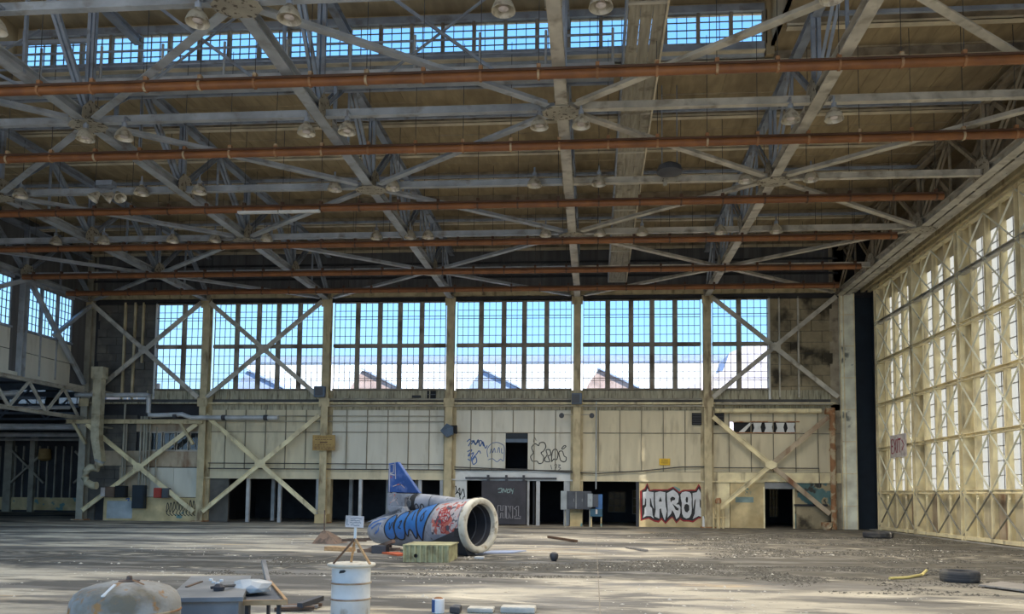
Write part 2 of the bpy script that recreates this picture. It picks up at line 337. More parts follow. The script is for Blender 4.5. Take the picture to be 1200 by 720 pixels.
# ---------------------------------------------------------------- roof: deck panels, purlins, raised monitor
ceil = struct('ceiling')
PY = [24.24 + 2.659 * i for i in range(8)]
PW = BAY / 4
MX0, MX1 = -19.0, 5.2
def deck(x0, x1, y0, y1, z=ZR):
    m = MB(); n = 3      # a ribbed sheet: three shallow pans
    w3 = (x1 - x0 - .02) / n
    for i in range(n):
        a = x0 + .01 + i * w3
        m.box(a + .008, a + w3 - .008, y0, y1, z + .035, z + .05)
    m.box(x0, x1, y0, y1, z + .05, z + .11)
    return m
src = None
for i in range(7):
    for k in range(24):
        x0 = XL + k * PW
        if src is None: src = deck(x0, x0 + PW, PY[0] + .03, PY[1] - .0).build('roof_panel', 'roof', ceil)
        else: inst(src, ceil, (k * PW, i * 2.659, random.uniform(-.012, .012)))
for i in range(1, 6):                       # low roof in the right-hand bay, and left of the monitor
    for k in range(20, 24): inst(src, ceil, (k * PW, -i * 2.659, random.uniform(-.012, .012)))
    for k in range(0, 5): inst(src, ceil, (k * PW, -i * 2.659, random.uniform(-.012, .012)))
B('roof_sheet', 'roof', ceil, XL - .3, MX0 + .6, -6, 11, ZR, ZR + .1); B('roof_sheet', 'roof', ceil, 5.0, XR + 2, -6, 11, ZR, ZR + .1)
B('roof_sheet', 'roof', ceil, XL - .5, XL, 10, D + .2, ZR, ZR + .1); B('roof_sheet', 'roof', ceil, XR, 15.3, 10.9, D + .6, ZR, ZR + .1)
B('roof_sheet', 'roof', ceil, MX1 + .2, XL + 20 * PW, 10, 24.26, ZR, ZR + .1); B('roof_sheet', 'roof', ceil, XL + 5 * PW, MX0 - .2, 10, 24.26, ZR, ZR + .1)
MZ = 17.05
for i in range(8): B('monitor_panel', 'roof', ceil, MX0 - .3, MX1 + .3, 24.3 - (i + 1) * 2.659, 24.3 - i * 2.659 - .03, MZ, MZ + .1)
B('roof_sheet', 'roof', ceil, MX0 - .3, MX1 + .3, -6, 3, MZ, MZ + .1)
for i in range(8): MB().prof((MX0, 24.3 - i * 2.659, MZ - .14), (MX1, 24.3 - i * 2.659, MZ - .14), [(-.05, -.12), (.05, -.12), (.05, .12), (-.05, .12)]).build('purlin', 'purlin', ceil)
B('monitor_cheek', 'roof', ceil, MX0 - .3, MX0 - .2, -6, 24.3, ZR, MZ); B('monitor_cheek', 'roof', ceil, MX1 + .2, MX1 + .3, -6, 24.3, ZR, MZ)
def purlin(x0, x1, y):
    p = MB().box(x0, x1, y - .02, y + .0, ZR - .40, ZR).build('purlin', 'brown_steel', ceil)
    MB().box(x0, x1, y - .14, y + .10, ZR - .42, ZR - .40).box(x0, x1, y - .14, y - .125, ZR - .42, ZR - .33).build('flange', 'purlin', p)  # flange and lip paler than the web, their lit look in the colour
for i in range(8):
    purlin(XL, XR, min(PY[i] + (.85 if i else .05), D - .15))
    if i:
        y = PY[0] - i * 2.659 + .85
        purlin(MX1 + .3, XR, y); purlin(XL, MX0 - .3, y)
B('roof_sheet', 'roof', ceil, XL - .3, 15.3, D - .1, D + .7, ZR, ZR + .1)

# the monitor's glazed side, looking out over the low roof
WN = [0]
def window():
    WN[0] += 1; return struct('window_%d' % WN[0])
def sash(win, ax, a0, a1, fixed, z0, z1, nx, ny, glass='glass', bar='muntin', t=.022, fr=.05, frm='mullion', name='pane'):
    """one glazed sash: a pane of glass with its frame and its grid of bars. ax 'x': along X in the plane Y=fixed; ax 'y': along Y in the plane X=fixed"""
    def bx(m, p0, p1, d0, d1, q0, q1):
        return m.box(p0, p1, d0, d1, q0, q1) if ax == 'x' else m.box(d0, d1, p0, p1, q0, q1)
    g = bx(MB(), a0, a1, fixed - .004, fixed + .004, z0, z1).build(name, glass, win)
    m = MB()
    for i in range(1, nx):
        x = a0 + (a1 - a0) * i / nx; bx(m, x - t / 2, x + t / 2, fixed - .02, fixed + .02, z0, z1)
    for i in range(1, ny):
        z = z0 + (z1 - z0) * i / ny; bx(m, a0, a1, fixed - .019, fixed + .019, z - t / 2, z + t / 2)
    m.build('glazing_bars', bar, g)
    m = MB()
    for q in ((a0, a0 + fr), (a1 - fr, a1)): bx(m, q[0], q[1], fixed - .035, fixed + .035, z0, z1)
    for q in ((z0, z0 + fr), (z1 - fr, z1)): bx(m, a0, a1, fixed - .034, fixed + .034, q[0], q[1])
    m.build('sash_frame', frm, win)
    return g
wn = window(); CY = 24.1; cz0, cz1 = 15.72, 16.72
nx = 24; step = (MX1 - MX0) / nx
for i in range(nx):
    a = MX0 + i * step
    sash(wn, 'x', a + .05, a + step - .03, CY, cz0, cz1, 3, 4, t=.022, fr=.02)
    B('mullion', 'mullion', wn, a - .04, a + .06, CY - .1, CY + .06, cz0 - .05, cz1 + .05)
B('mullion', 'mullion', wn, MX1 - .05, MX1 + .09, CY - .1, CY + .06, cz0 - .05, cz1 + .05)
B('head_beam', 'steel_web', wn, MX0, MX1, CY - .16, CY + .08, cz1 + .0, cz1 + .22)
B('end_board', 'roof', wn, MX1 + .05, MX1 + .3, CY - .1, CY + .1, cz0 - .4, MZ); B('end_board', 'roof', wn, MX0 - .3, MX0, CY - .1, CY + .1, cz0 - .4, MZ)
B('head_panel', 'roof', wn, MX0, MX1, CY - .04, CY + .08, cz1 + .2, MZ)
B('sill_beam', 'steel_web', wn, MX0, MX1, CY - .15, CY + .1, cz0 - .30, cz0)
B('sill_lip', 'purlin', wn, MX0, MX1, CY - .25, CY + .1, cz0 - .34, cz0 - .30)
for z in (15.1,): B('fascia_board', 'steel', wn, MX0, MX1, CY - .06, CY + .02, ZR - .30, cz0 - .34)

# ---------------------------------------------------------------- roof trusses (front to back, one per column line)
TR_LABEL = {
    -4: 'roof truss over the left wall, along the tops of the left windows',
    -3: 'grey roof truss second from the left wall, ending above the second back column',
    -2: 'broad grey roof truss from the left edge to the column with the tan sign',
    -1: 'grey roof truss ending above the column behind the blue tail fin',
    0: 'grey roof truss straight down the middle, ending over the cabinets column',
    1: 'grey roof truss slanting from the top right to the column beside the silver graffiti',
    2: 'brown grey roof truss along the right side above the tall glazed doors'}
JS = range(-2, 6)
def truss(k):
    x = XC(k)
    t = thing('roof_truss', TR_LABEL[k], 'truss', (x, D, ZC))
    cm = {2: 'steel_tan', 1: 'steel_tan', 0: 'steel_tan'}.get(k, 'steel')  # right trusses paler, left darker: fall of light put into the colour
    wm = {2: 'brown_steel', 1: 'steel_web'}.get(k, 'steel_web')
    y0 = 1.5
    MB().hbeam((x, y0, ZC), (x, D - .05, ZC), .32, .30, .035).build('bottom_chord', cm, t)
    mon = MX0 < x < MX1
    ztf = ZT + (1.35 if mon else 0)
    if mon:
        MB().hbeam((x, y0, ztf), (x, 23.9, ztf), .26, .26, .03).build('top_chord', wm, t)
        MB().hbeam((x, 23.9, ZT), (x, D - .05, ZT), .26, .26, .03).build('top_chord', wm, t)
    else:
        MB().hbeam((x, y0, ZT), (x, D - .05, ZT), .26, .26, .03).build('top_chord', wm, t)
    def top(y): return ztf if y < 24 else ZT
    for j in JS:
        y = YN(j); zt = top(y)
        if j < 5:
            m = MB()
            for s in (-1, 1): m.beam((x + s * .075, y, ZC), (x + s * .075, y, zt), .10, .13)
            m.build('vertical', wm, t)
            yy = y + 2.659
            MB().beam((x, yy, ZC), (x, yy, top(yy)), .07, .09).build('vertical', wm, t)
        for s in (-1, 1):
            yy = y + s * 2.659
            if yy < 1 or yy > D: continue
            m = MB()
            for q in (-1, 1): m.angle((x + q * .07, y, ZC + .1), (x + q * .07, yy, top(yy) - .05), .09, .12, .02)
            m.build('diagonal', wm, t)
        m = MB()
        for s in (-1, 1):
            m.slab([(x + s * .17, y - .55, ZC - .17), (x + s * .17, y + .55, ZC - .17), (x + s * .17, y + .55, ZC + .12), (x + s * .17, y + .22, ZC + .5), (x + s * .17, y - .22, ZC + .5), (x + s * .17, y - .55, ZC + .12)], (s, 0, 0), .02)
        m.build('gusset_plate', 'gusset', t)
        if (k + j) % 2 and j < 5:
            m = MB(); z = ZC - .17
            m.slab([(x - .55, y - .12, z), (x - .25, y - .40, z), (x + .25, y - .40, z), (x + .55, y - .12, z), (x + .55, y + .12, z), (x + .25, y + .40, z), (x - .25, y + .40, z), (x - .55, y + .12, z)], (0, 0, -1), .025)
            m.build('node_plate', 'gusset', t)
    if k == 2:     # the right truss carries the door: doubled, with outriggers
        for j in range(-1, 6):
            for o in (0, 2.659, 1.33, 3.99):
                y = YN(j) + o - 5.317
                if y > 2: MB().beam((x, y, ZC - .02), (x + .62, y, ZC - .12), .12, .10).build('bracket', 'steel_tan', t)
            yy = YN(j) - 2.659
            MB().beam((x + .3, YN(j), ZT), (x + .3, yy, ZC), .14, .16).build('diagonal', 'brown_steel', t)
            MB().beam((x + .3, YN(j) - 5.317, ZT), (x + .3, yy, ZC), .14, .16).build('diagonal', 'brown_steel', t)
        MB().hbeam((x + .42, 1.5, ZC), (x + .42, D - .05, ZC), .26, .24, .03).build('bottom_chord', 'steel_tan', t)
        MB().hbeam((x + .42, 1.5, ZT), (x + .42, D - .05, ZT), .26, .26, .03).build('top_chord', 'brown_steel', t)
    return t
for k in range(-4, 3): truss(k)

# cross struts between the trusses, one line of them per node row
ROWN = {-1: 'out of frame above the camera', 0: 'nearest the camera at the very top of the frame', 1: 'just behind the nearest orange brown pipe', 2: 'just behind the second orange brown pipe',
        3: 'just behind the third orange brown pipe', 4: 'farthest back, near the fifth orange brown pipe'}
for j in range(-1, 5):
    y = YN(j)
    t = thing('cross_strut', 'line of grey struts ' + ROWN[j], 'strut', (XL, y, ZC))
    for k in range(-4, 2):
        a, b = XC(k) + .17, XC(k + 1) - .17
        MB().prof((a, y, ZC), (b, y, ZC), [(-.09, -.13), (.09, -.13), (.09, -.11), (.012, -.11), (.012, .09), (.03, .09), (.03, .11), (-.03, .11), (-.03, .09), (-.012, .09), (-.012, -.11), (-.09, -.11)]).build('strut', 'steel' if k < 0 else 'steel_tan', t)  # left struts darker, right paler, to carry the light across the roof
    # sway frame between the top chords
    for k in range(-4, 2):
        a, b = XC(k), XC(k + 1); zt = ZT + (1.35 if (y < 24 and MX0 < a and b < MX1 + 1) else 0)
        MB().beam((a, y, zt), (b, y, zt), .09, .11).build('top_strut', 'steel_web', t)
    if j == 1:
        for k in range(-4, 0):
            for q in ((1.6, 5.4), (5.4, 1.6)): MB().angle((XC(k) + q[0], y - .1 - .05 * (q[0] > 3), 13.4), (XC(k) + q[1], y - .1 - .05 * (q[0] > 3), 16.3 if XC(k) > MX0 else 15.4), .08, .08).build('sway_brace', 'steel_web', t)
# flat diagonal bracing in the plane of the bottom chords
GAP = {-1: 'in front of the nearest strut line', 0: 'between the nearest and second strut lines', 1: 'between the strut lines behind the first and second pipes',
       2: 'between the strut lines behind the second and third pipes', 3: 'between the two farthest strut lines', 4: 'between the farthest strut line and the back wall'}
for j in range(-1, 5):
    t = thing('zigzag_bracing', 'zigzag of flat grey braces ' + GAP[j], 'bracing', (XL, YN(j), ZC - .2))
    for k in range(-4, 2):
        if (k + j) % 2: p, q = (XC(k), YN(j)), (XC(k + 1), YN(j + 1))
        else: p, q = (XC(k + 1), YN(j)), (XC(k), YN(j + 1))
        d = Vector((q[0] - p[0], q[1] - p[1])).normalized() * .5
        z = ZC - .06 + (0.0 if j != 4 else .02)
        MB().prof((p[0] + d.x, p[1] + d.y, z), (q[0] - d.x, q[1] - d.y, z), [(-.11, -.06), (.11, -.06), (.11, -.035), (.012, -.035), (.012, .1), (-.012, .1), (-.012, -.035), (-.11, -.035)]).build('brace', 'steel' if k < 0 else 'steel_tan', t)  # same darker left and paler right tones standing in for light

# ---------------------------------------------------------------- orange pipes on hangers
PIPES = [19.14, 23.23, 28.03, 32.31, 36.61, 39.9]
for i, y in enumerate(PIPES):
    t = thing('overhead_pipe', ORD[i] + ' orange brown overhead pipe counted from the camera', 'pipe', (XL, y, 12.2), 'orange brown pipes under the roof')
    z = 12.22; x0, x1 = (XL + .6, 12.15) if i else (XL + .6, 15.0)
    if i == 1: x1 = 12.4
    MB().tube([(x0, y, z), (x1, y, z)], .112, 12).build('pipe', 'pipe_orange', t, smooth=True)
    B('rail', 'pipe_dark', t, x0, x1, y - .09, y + .05, z + .085, z + .15)
    n = int((x1 - x0) / 1.47); src_h = src_r = None
    for q in range(n + 1):
        x = x1 - .25 - q * 1.47
        if src_h is None:
            src_h = MB().tube([(x - .03, y, z), (x + .03, y, z)], .135, 10).cbox(x, y, z + .22, .1, .12, .10).build('hanger_clamp', 'rust' if i < 2 else 'pipe_dark', t)
            src_r = MB().tube([(x, y, z + .2), (x, y, ZR - .05)], .010, 5).build('hanger_rod', 'conduit_dark', t); xs = x
        else:
            inst(src_h, t, (x - xs, 0, 0)); inst(src_r, t, (x - xs, 0, 0))

# long wooden trough beside the middle truss
t = thing('overhead_trough', 'long plank-bottomed trough under the roof, right of the middle truss', 'trough', (1.19, 41.5, 13.0))
for i in range(15):
    y1 = 41.5 - i * 2.66
    for q in range(3):
        x0 = .76 + q * .29
        B('plank', 'plank', t, x0 + .006, x0 + .284, y1 - 2.64, y1, 13.0 + random.uniform(-.008, .008), 13.04)
    B('cross_strap', 'steel_tan', t, .72, 1.66, y1 - .05, y1 + .03, 12.96, 13.0)
for x0, mm in ((.70, 'steel_web'), (1.64, 'purlin')): B('side_rail', mm, t, x0, x0 + .05, 2, 41.5, 12.95, 13.45)

# catwalk under the monitor windows
t = thing('catwalk', 'grey catwalk with white rail posts running below the high monitor windows', 'catwalk', (-9, 23.2, 13.5))
B('deck', 'steel', t, XL + .3, .55, 22.25, 23.1, 14.12, 14.18)
B('toe_board', 'grey_white', t, XL + .3, .55, 22.22, 22.25, 14.08, 14.24)
B('back_beam', 'steel_web', t, XL + .3, .55, 23.36, 23.46, 14.2, 14.5)
for z in (14.65, 15.12): MB().tube([(XL + .3, 22.3, z), (.5, 22.3, z)], .035, 8).build('rail', 'steel_web', t)
p0 = None
for i in range(15):
    x = .5 - i * 1.95
    if p0 is None: p0 = MB().tube([(x, 22.3, 14.1), (x, 22.3, 15.3)], .04, 8).build('post', 'grey_white', t); xs = x
    else: inst(p0, t, (x - xs, 0, 0))
for k in range(-3, 1):
    MB().beam((XC(k), 22.9, ZC + .2), (XC(k), 22.9, 14.12), .1, .1).build('support', 'steel_web', t)

# ---------------------------------------------------------------- bell lamps (bodies real, their light added as fill)
FILL_W = 48.0
def lamp(x, y, z, label, low, first={}):
    if low not in first:
        t = thing('bell_lamp', label, 'lamp', (0, 0, 0), 'bell lamps hanging from the trusses')
        MB().lathe((0, 0, 0), [(.07, .34), (.09, .30), (.12, .27), (.20, .18), (.245, .06), (.26, 0), (.25, 0), (.235, .05), (.19, .16), (.1, .25)], 20).build('shade', 'lamp_shell', t, True)
        MB().lathe((0, 0, .02), [(.0, .13), (.07, .12), (.10, .07), (.11, .03), (.0, .0)], 12).build('lens', 'sign_white', [o for o in t.children if o.name.startswith('shade')][0], True)
        MB().tube([(0, 0, .33), (0, 0, .46)], .075, 10).build('ballast', 'steel_web', t, True)
        MB().tube([(0, 0, .46), (0, 0, .66)], .03, 8).build('stem', 'steel_web', t)
        az = .42 if low else .64
        MB().beam((0, 0, az), (0, .27, az), .06, .08).build('arm', 'steel_web', t)
        first[low] = t
    else:
        t = first[low].copy(); C.objects.link(t); t['label'] = label
        for c in first[low].children:
            d = c.copy(); d.parent = t; C.objects.link(d)
            for g in c.children: h_ = g.copy(); h_.parent = d; C.objects.link(h_)
    t.location = (x, y, z)
    ld = bpy.data.lights.new('bell_fill_light', 'AREA'); ld.shape = 'DISK'; ld.size = .40; ld.energy = FILL_W * (.48 if x < -10 else .95 if x < 3 else 2.15); ld.color = (.56, .79, 1.0) if x < -10 else (1.0, .95, .87) if x < 3 else (1.0, .91, .76); ld.spread = math.radians(150)
    lo = bpy.data.objects.new('bell_fill_light', ld); C.objects.link(lo); lo.location = (x, y, z - (.30 if low else .03))  # fill light added under a lamp that is really unlit
    return t
LROW = {-1: 'the added unseen row above the camera', 0: 'the row at the top of the frame', 1: 'the row behind the nearest orange pipe', 2: 'the row behind the second orange pipe', 3: 'the row behind the third pipe'}
LX = {-1: [-20.9, -16, -13.4, -9, -6.8, -2, .2, 5, 7.2], 0: [-13.38, -8.68, -6.62, -1.95, .11, 4.85], 1: [-14.82, -13.64, -8.21, -7.03, -1.55, -.39, 5.3, 6.45],  # first row is unseen, added to brighten the near floor
      2: [-23.2, -20.9, -16.29, -14.13, -9.17, -7.07, -2.09, .14, 5.1, 7.27], 3: [-23.32, -21.14, -18.05, -16.17, -13.9, -9.15, -7.71, -6.95, -2.02, .21, 1.93, 5.09, 7.31]}
LY = {-1: (10.95, 11.92), 0: (16.263, 11.92), 1: (21.58, 11.90), 2: (26.9, 12.36), 3: (32.21, 12.36)}
for r, xs_ in LX.items():
    for i, x in enumerate(xs_):
        z = LY[r][1]
        lamp(x, LY[r][0] - .25, z, '%s bell lamp from the left in %s' % (ORD[i], LROW[r]), r > 1)

# small overhead things
t = thing('strip_light', 'pair of white strip lights end to end under the third pipe at upper left', 'light', (-11.6, 27.8, 12.0))
for x0 in (-13.15, -11.58): MB().box(x0, x0 + 1.52, 27.6, 27.75, 11.95, 12.03).build('housing', 'white', t)
for x0 in (-13.0, -11.7, -10.2): MB().beam((x0, 27.68, 12.0), (x0, 28.0, 12.2), .03, .03).build('hook', 'conduit', t)

t = thing('ceiling_fan_heater', 'black round unit hanging on rods above the strut right of the wooden trough', 'heater', (2.5, 26.2, 12.6))
MB().lathe((2.5, 26.2, 12.55), [(.0, .32), (.2, .30), (.38, .2), (.43, .06), (.43, 0), (.3, -.05), (0, -.06)], 20).build('housing', 'cabinet_front', t, True)
for q in (-.25, .25): MB().tube([(2.5 + q, 26.2, 12.8), (2.5 + q, 26.2, ZR)], .018, 6).build('rod', 'steel_web', t)
MB().cbox(2.5, 26.2, 12.28, .5, .1, .1).cbox(2.35, 26.2, 12.2, .12, .12, .2).build('bracket', 'gusset', t)
t = thing('flood_light_cluster', 'cluster of pale tilted floodlights under the dark roof at the upper left', 'floodlight', (-17.6, 26.6, 12.3))
MB().beam((-17.6, 26.6, 12.7), (-17.6, 26.95, 12.7), .12, .12).build('arm', 'steel_web', t)
MB().cbox(-17.6, 26.6, 12.75, .6, .3, .18).build('mount', 'steel_web', t)
for x, a in ((-18.0, .6), (-17.5, 1.3), (-17.0, -.9)):
    MB().lathe((x, 26.5, 12.2), [(.06, .3), (.14, .12), (.22, -.05), (.2, -.06), (.1, .08)], 14, axis=(math.sin(a) * .7, .3, .7)).build('shade', 'lamp_shell', t, True)
# ---------------------------------------------------------------- back wall
wb = struct('wall_back')
YW = 43.1                               # face of the cladding
ZS0, ZS1, ZM, ZH = 6.9, 7.43, 9.92, 12.38
def wall_patch(name, m, x0, x1, z0, z1, y=YW, t=.12): return B(name, m, wb, x0, x1, y, y + t, z0, z1)
# dark corrugated gable above the windows
src = None
for i in range(42):
    x = XL + i
    if src is None:
        src = MB().box(x + .01, x + .99, YW, YW + .08, 12.6, ZR + .05).box(x + .0, x + .07, YW - .05, YW, 12.6, ZR).build('gable_sheet', 'dark_wall', wb); xs = x
    else: inst(src, wb, (i, random.uniform(-.012, .012), 0))
B('gable_backing', 'dark', wb, XL - .6, 15.2, YW + .1, YW + .2, 12.43, ZR + .05); B('wall_end', 'dark', wb, XL - .6, -28.5, YW, YW + .15, 5.9, 12.6); B('wall_end', 'block_dark', wb, XL - .12, -28.35, YW + .02, YW + .2, 0, 6)
B('wall_beam', 'column', wb, XL, XR, D - .12, YW, 12.66, 13.02)
B('wall_beam', 'dark', wb, XL, XR, YW - .1, YW, 12.40, 12.66)
for z in (13.7, 14.5): B('gable_girt', 'dark', wb, XL, XR, YW - .12, YW - .05, z, z + .1)

# windows in the bays
def win_bay(x0, x1, cuts):
    wn = window(); y = YW
    e = [x0] + cuts + [x1]
    for i in range(len(e) - 1):
        a, b = e[i] + (.10 if i else 0.02), e[i + 1] - (.10 if i < len(e) - 2 else .02)
        n = 4 if b - a > 1.15 else 3
        for z0, z1 in ((ZS1 + .04, ZM - .08), (ZM + .08, ZH)): sash(wn, 'x', a, b, y, z0, z1, n, 5, t=.026, fr=.035)
    for c in cuts: B('mullion', 'mullion', wn, c - .10, c + .10, y - .12, y + .08, ZS1, ZH)
    B('transom', 'mullion', wn, x0, x1, y - .10, y + .08, ZM - .08, ZM + .08)
    B('head', 'mullion', wn, x0, x1, y - .10, y + .08, ZH, 12.46)
    B('sill', 'mullion', wn, x0, x1, y - .16, y + .1, ZS1 - .02, ZS1 + .05)
    for z in (11.55, 8.05): MB().tube([(x0, y - .14, z), (x1, y - .14, z)], .02, 6).build('opening_rod', 'muntin', wn)
    return wn
h = .3
win_bay(-25.0, XC(-3) - h, [-23.4])
for k in (-3, -2, -1, 0):
    c = XC(k); win_bay(c + h, c + BAY - h, [c + 1.66, c + 2.93, c + 4.07, c + 5.31])
win_bay(XC(1) + h, 9.35, [7.8])
B('window_jamb', 'white', wb, -25.1, -25.0, YW - .1, YW + .05, 6.9, ZH + .1); B('window_jamb', 'white', wb, 9.35, 9.45, YW - .1, YW + .05, 6.9, ZH + .1)

# blockwork beside the windows
def blocks(x0, x1, z0, z1, m, nx, course, y=YW):
    nz = max(1, round((z1 - z0) / course)); hh = (z1 - z0) / nz; ww = (x1 - x0) / nx; s = None
    B('block_backing', 'dark', wb, x0, x1, y + .06, y + .15, z0, z1 + (.15 if z1 > 12 else 0))
    for r in range(nz):
        off = ww / 2 if r % 2 else 0
        for c in range(nx + (1 if r % 2 else 0)):
            a = max(x0, x0 + c * ww - off) + .012; b = min(x1, x0 + (c + 1) * ww - off) - .012
            d = random.uniform(-.025, .012)
            B('block', m, wb, a, b, y + d, y + .12, z0 + r * hh + .012, z0 + (r + 1) * hh - .012)
blocks(-28.6, -25.1, 7.2, 12.4, 'block_dark', 3, .48)
blocks(9.45, 12.75, 7.0, 12.4, 'block_tan', 3, .62)
B('wall_end', 'brown_steel', wb, 12.6, 13.4, YW - .01, YW + .3, 0, ZR)
for x in (-27.0, -26.4): B('wall_batten', 'column', wb, x, x + .12, YW - .12, YW, 6.9, 12.5)
B('wall_batten', 'column', wb, -25.9, -25.8, YW - .12, YW, 9, 12.5)
for x in (9.9, 10.9): B('wall_batten', 'steel_tan', wb, x, x + .08, YW - .1, YW, 7, 12.5)

# sill band of short panels, ledge, tall panels above the doors
for k in range(-4, 2):
    x0 = XC(k); n = 6; wv = BAY / n
    for i in range(n):
        a = x0 + i * wv
        if k == -4 and i < 3: continue
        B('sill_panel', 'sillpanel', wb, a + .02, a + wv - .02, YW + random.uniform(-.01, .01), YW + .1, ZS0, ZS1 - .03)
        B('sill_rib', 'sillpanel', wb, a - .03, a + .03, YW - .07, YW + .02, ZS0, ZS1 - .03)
B('ledge', 'cream', wb, XC(-3), XR - .3, YW - .32, YW + .02, 6.62, 6.70); B('ledge', 'sillpanel', wb, XC(-4), XC(-3), YW - .3, YW + .02, 6.62, 6.70)
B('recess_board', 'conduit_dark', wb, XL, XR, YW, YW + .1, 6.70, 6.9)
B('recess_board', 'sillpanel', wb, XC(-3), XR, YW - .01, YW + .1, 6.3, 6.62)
UP = {-3: 'panel', -2: 'panel_pale', -1: 'panel_pale', 0: 'panel', 1: 'panel'}
DOORX = (-4.84, -3.62)
for k in range(-3, 2):
    x0 = XC(k); wv = BAY / 6
    for i in range(6):
        a, b = x0 + i * wv, x0 + (i + 1) * wv
        for z0, z1 in ((2.98, 5.04), (5.06, 6.3)):
            if k == -1 and i in (2, 3) and z0 < 3:
                # cut round the high doorway
                if i == 2: b2 = DOORX[0]; B('wall_panel', UP[k], wb, a + .012, b2, YW, YW + .08, z0, z1); B('wall_panel', UP[k], wb, DOORX[1], b, YW, YW + .08, z0, z1) if DOORX[1] < b else None
                if i == 3: B('wall_panel', UP[k], wb, max(a, DOORX[1]) + .012, b - .012, YW, YW + .08, z0, z1)
                continue
            if k == 1 and z0 > 5 and 1 <= i <= 3:       # the broken high window strip
                B('wall_panel', UP[k], wb, a + .012, b - .012, YW, YW + .08, 5.72, z1); continue
            B('wall_panel', UP[k], wb, a + .012, b - .012, YW + random.uniform(-.012, .008), YW + .08, z0, z1)
        B('panel_rib', 'seam', wb, a - .022, a + .022, YW - .05, YW + .02, 2.98 if not (k == -1 and i == 3) else 5.06, 6.3)
    B('panel_strip', 'seam', wb, x0, x0 + BAY, YW - .04, YW, 5.03, 5.075)
B('backing', 'dark', wb, XC(-3), DOORX[0], YW + .1, YW + .16, 2.9, 6.9); B('backing', 'dark', wb, DOORX[1], 7.3, YW + .1, YW + .16, 2.9, 6.9)
B('backing', 'dark', wb, 7.3, XR, YW + .1, YW + .16, 2.9, 5.06); B('backing', 'dark', wb, 7.3, XR, YW + .1, YW + .16, 5.7, 6.9); B('backing', 'dark', wb, 10.9, XR, YW + .1, YW + .16, 5.0, 5.75)
B('backing', 'dark', wb, DOORX[0], DOORX[1], YW + .1, YW + .16, 5.04, 6.9)
# lintel band over the ground-floor openings
for k, m in ((-3, 'panel'), (-2, 'panel'), (-1, 'white'), (0, 'panel'), (1, 'cream')):
    B('lintel', m, wb, XC(k), XC(k + 1), YW - .02, YW + .2, 2.45, 2.96)
    B('lintel_lip', m, wb, XC(k), XC(k + 1), YW - .10, YW, 2.42, 2.50)
for z, r in ((3.28, .03), (2.98, .035)):
    MB().tube([(XC(-3) + .3, YW - .16, z), (XC(-1) - .3, YW - .16, z)], r, 6).build('wall_pipe', 'conduit_dark', wb)
MB().tube([(XC(-1) + .3, YW - .16, 3.14), (-3.7, YW - .16, 3.02), (-1.2, YW - .16, 2.9), (.2, YW - .16, 2.85), (2.6, YW - .16, 3.0), (4.6, YW - .16, 3.22), (6, YW - .16, 3.25)], .035, 6).build('wall_cable', 'conduit_dark', wb)
MB().tube([(XC(-1) + .3, YW - .14, 3.02), (-1.2, YW - .14, 2.98)], .03, 6).build('wall_pipe', 'conduit_dark', wb)
MB().tube([(6.4, YW - .16, 3.2), (11.9, YW - .16, 3.2), (11.9, YW - .16, 2.2)], .03, 6).build('wall_pipe', 'conduit_dark', wb)
for z in (5.65, 5.95): MB().tube([(XC(-3), YW - .12, z), (XC(-1), YW - .12, z)], .03, 6).build('wall_pipe', 'conduit', wb)
for z, r, m in ((6.86, .05, 'conduit'), (6.50, .06, 'conduit'), (6.77, .035, 'conduit_dark')):
    MB().tube([(XC(-2), YW - .36, z), (XC(1), YW - .36, z)], r, 8).build('wall_pipe', m, wb, True)
MB().tube([(XC(1) + .4, YW - .3, 6.25), (12.0, YW - .3, 6.25)], .13, 10).build('wall_pipe', 'cream', wb, True)
MB().tube([(XC(1) + .4, YW - .36, 6.6), (12.6, YW - .36, 6.6)], .05, 8).build('wall_pipe', 'conduit', wb, True)
MB().tube([(.12, YW - .3, 6.8), (.12, YW - .3, 2.0)], .035, 8).build('wall_conduit', 'cabinet_side', wb)

# ground floor, bay by bay
def solid(m, x0, x1, z0, z1, y=YW, t=.15, name='wall_panel'): return B(name, m, wb, x0, x1, y, y + t, z0, z1)
# bay -4: rusted panels, high dark windows, kerb wall
blocks(-28.4, -26.0, 1.3, 6.0, 'block_dark', 2, .5)
for x0, x1, z0, z1, m in ((-26.0, -22.1, 5.05, 5.6, 'rust_panel'), (-28.4, -25.3, 3.1, 3.95, 'rust_panel'), (-25.3, -22.1, 3.05, 3.95, 'rust_panel'),
                          (-25.3, -23.7, 1.35, 3.0, 'panel_pale'), (-23.68, -22.1, 1.35, 3.0, 'panel_pale'), (-26.9, -25.32, 1.35, 3.05, 'rust_panel')):
    solid(m, x0, x1, z0, z1, YW - .04)
solid('dark', -28.5, -22, 0, 6.9, YW + .12, .1, 'backing')
kb = MB().box(-27.6, -22.0, YW - .28, YW + .1, 0, 1.32).build('kerb_wall', 'yellow_wall', wb)
wn = window()
for i in range(4):
    a = -25.2 + i * .78
    sash(wn, 'x', a + .04, a + .74, YW - .02, 3.98, 5.02, 2, 1, t=.03, fr=.05, frm='mullion_pale')
B('frame', 'mullion_pale', wn, -25.28, -22.1, YW - .08, YW, 3.93, 3.99); B('frame', 'mullion_pale', wn, -25.28, -22.1, YW - .08, YW, 5.01, 5.07)
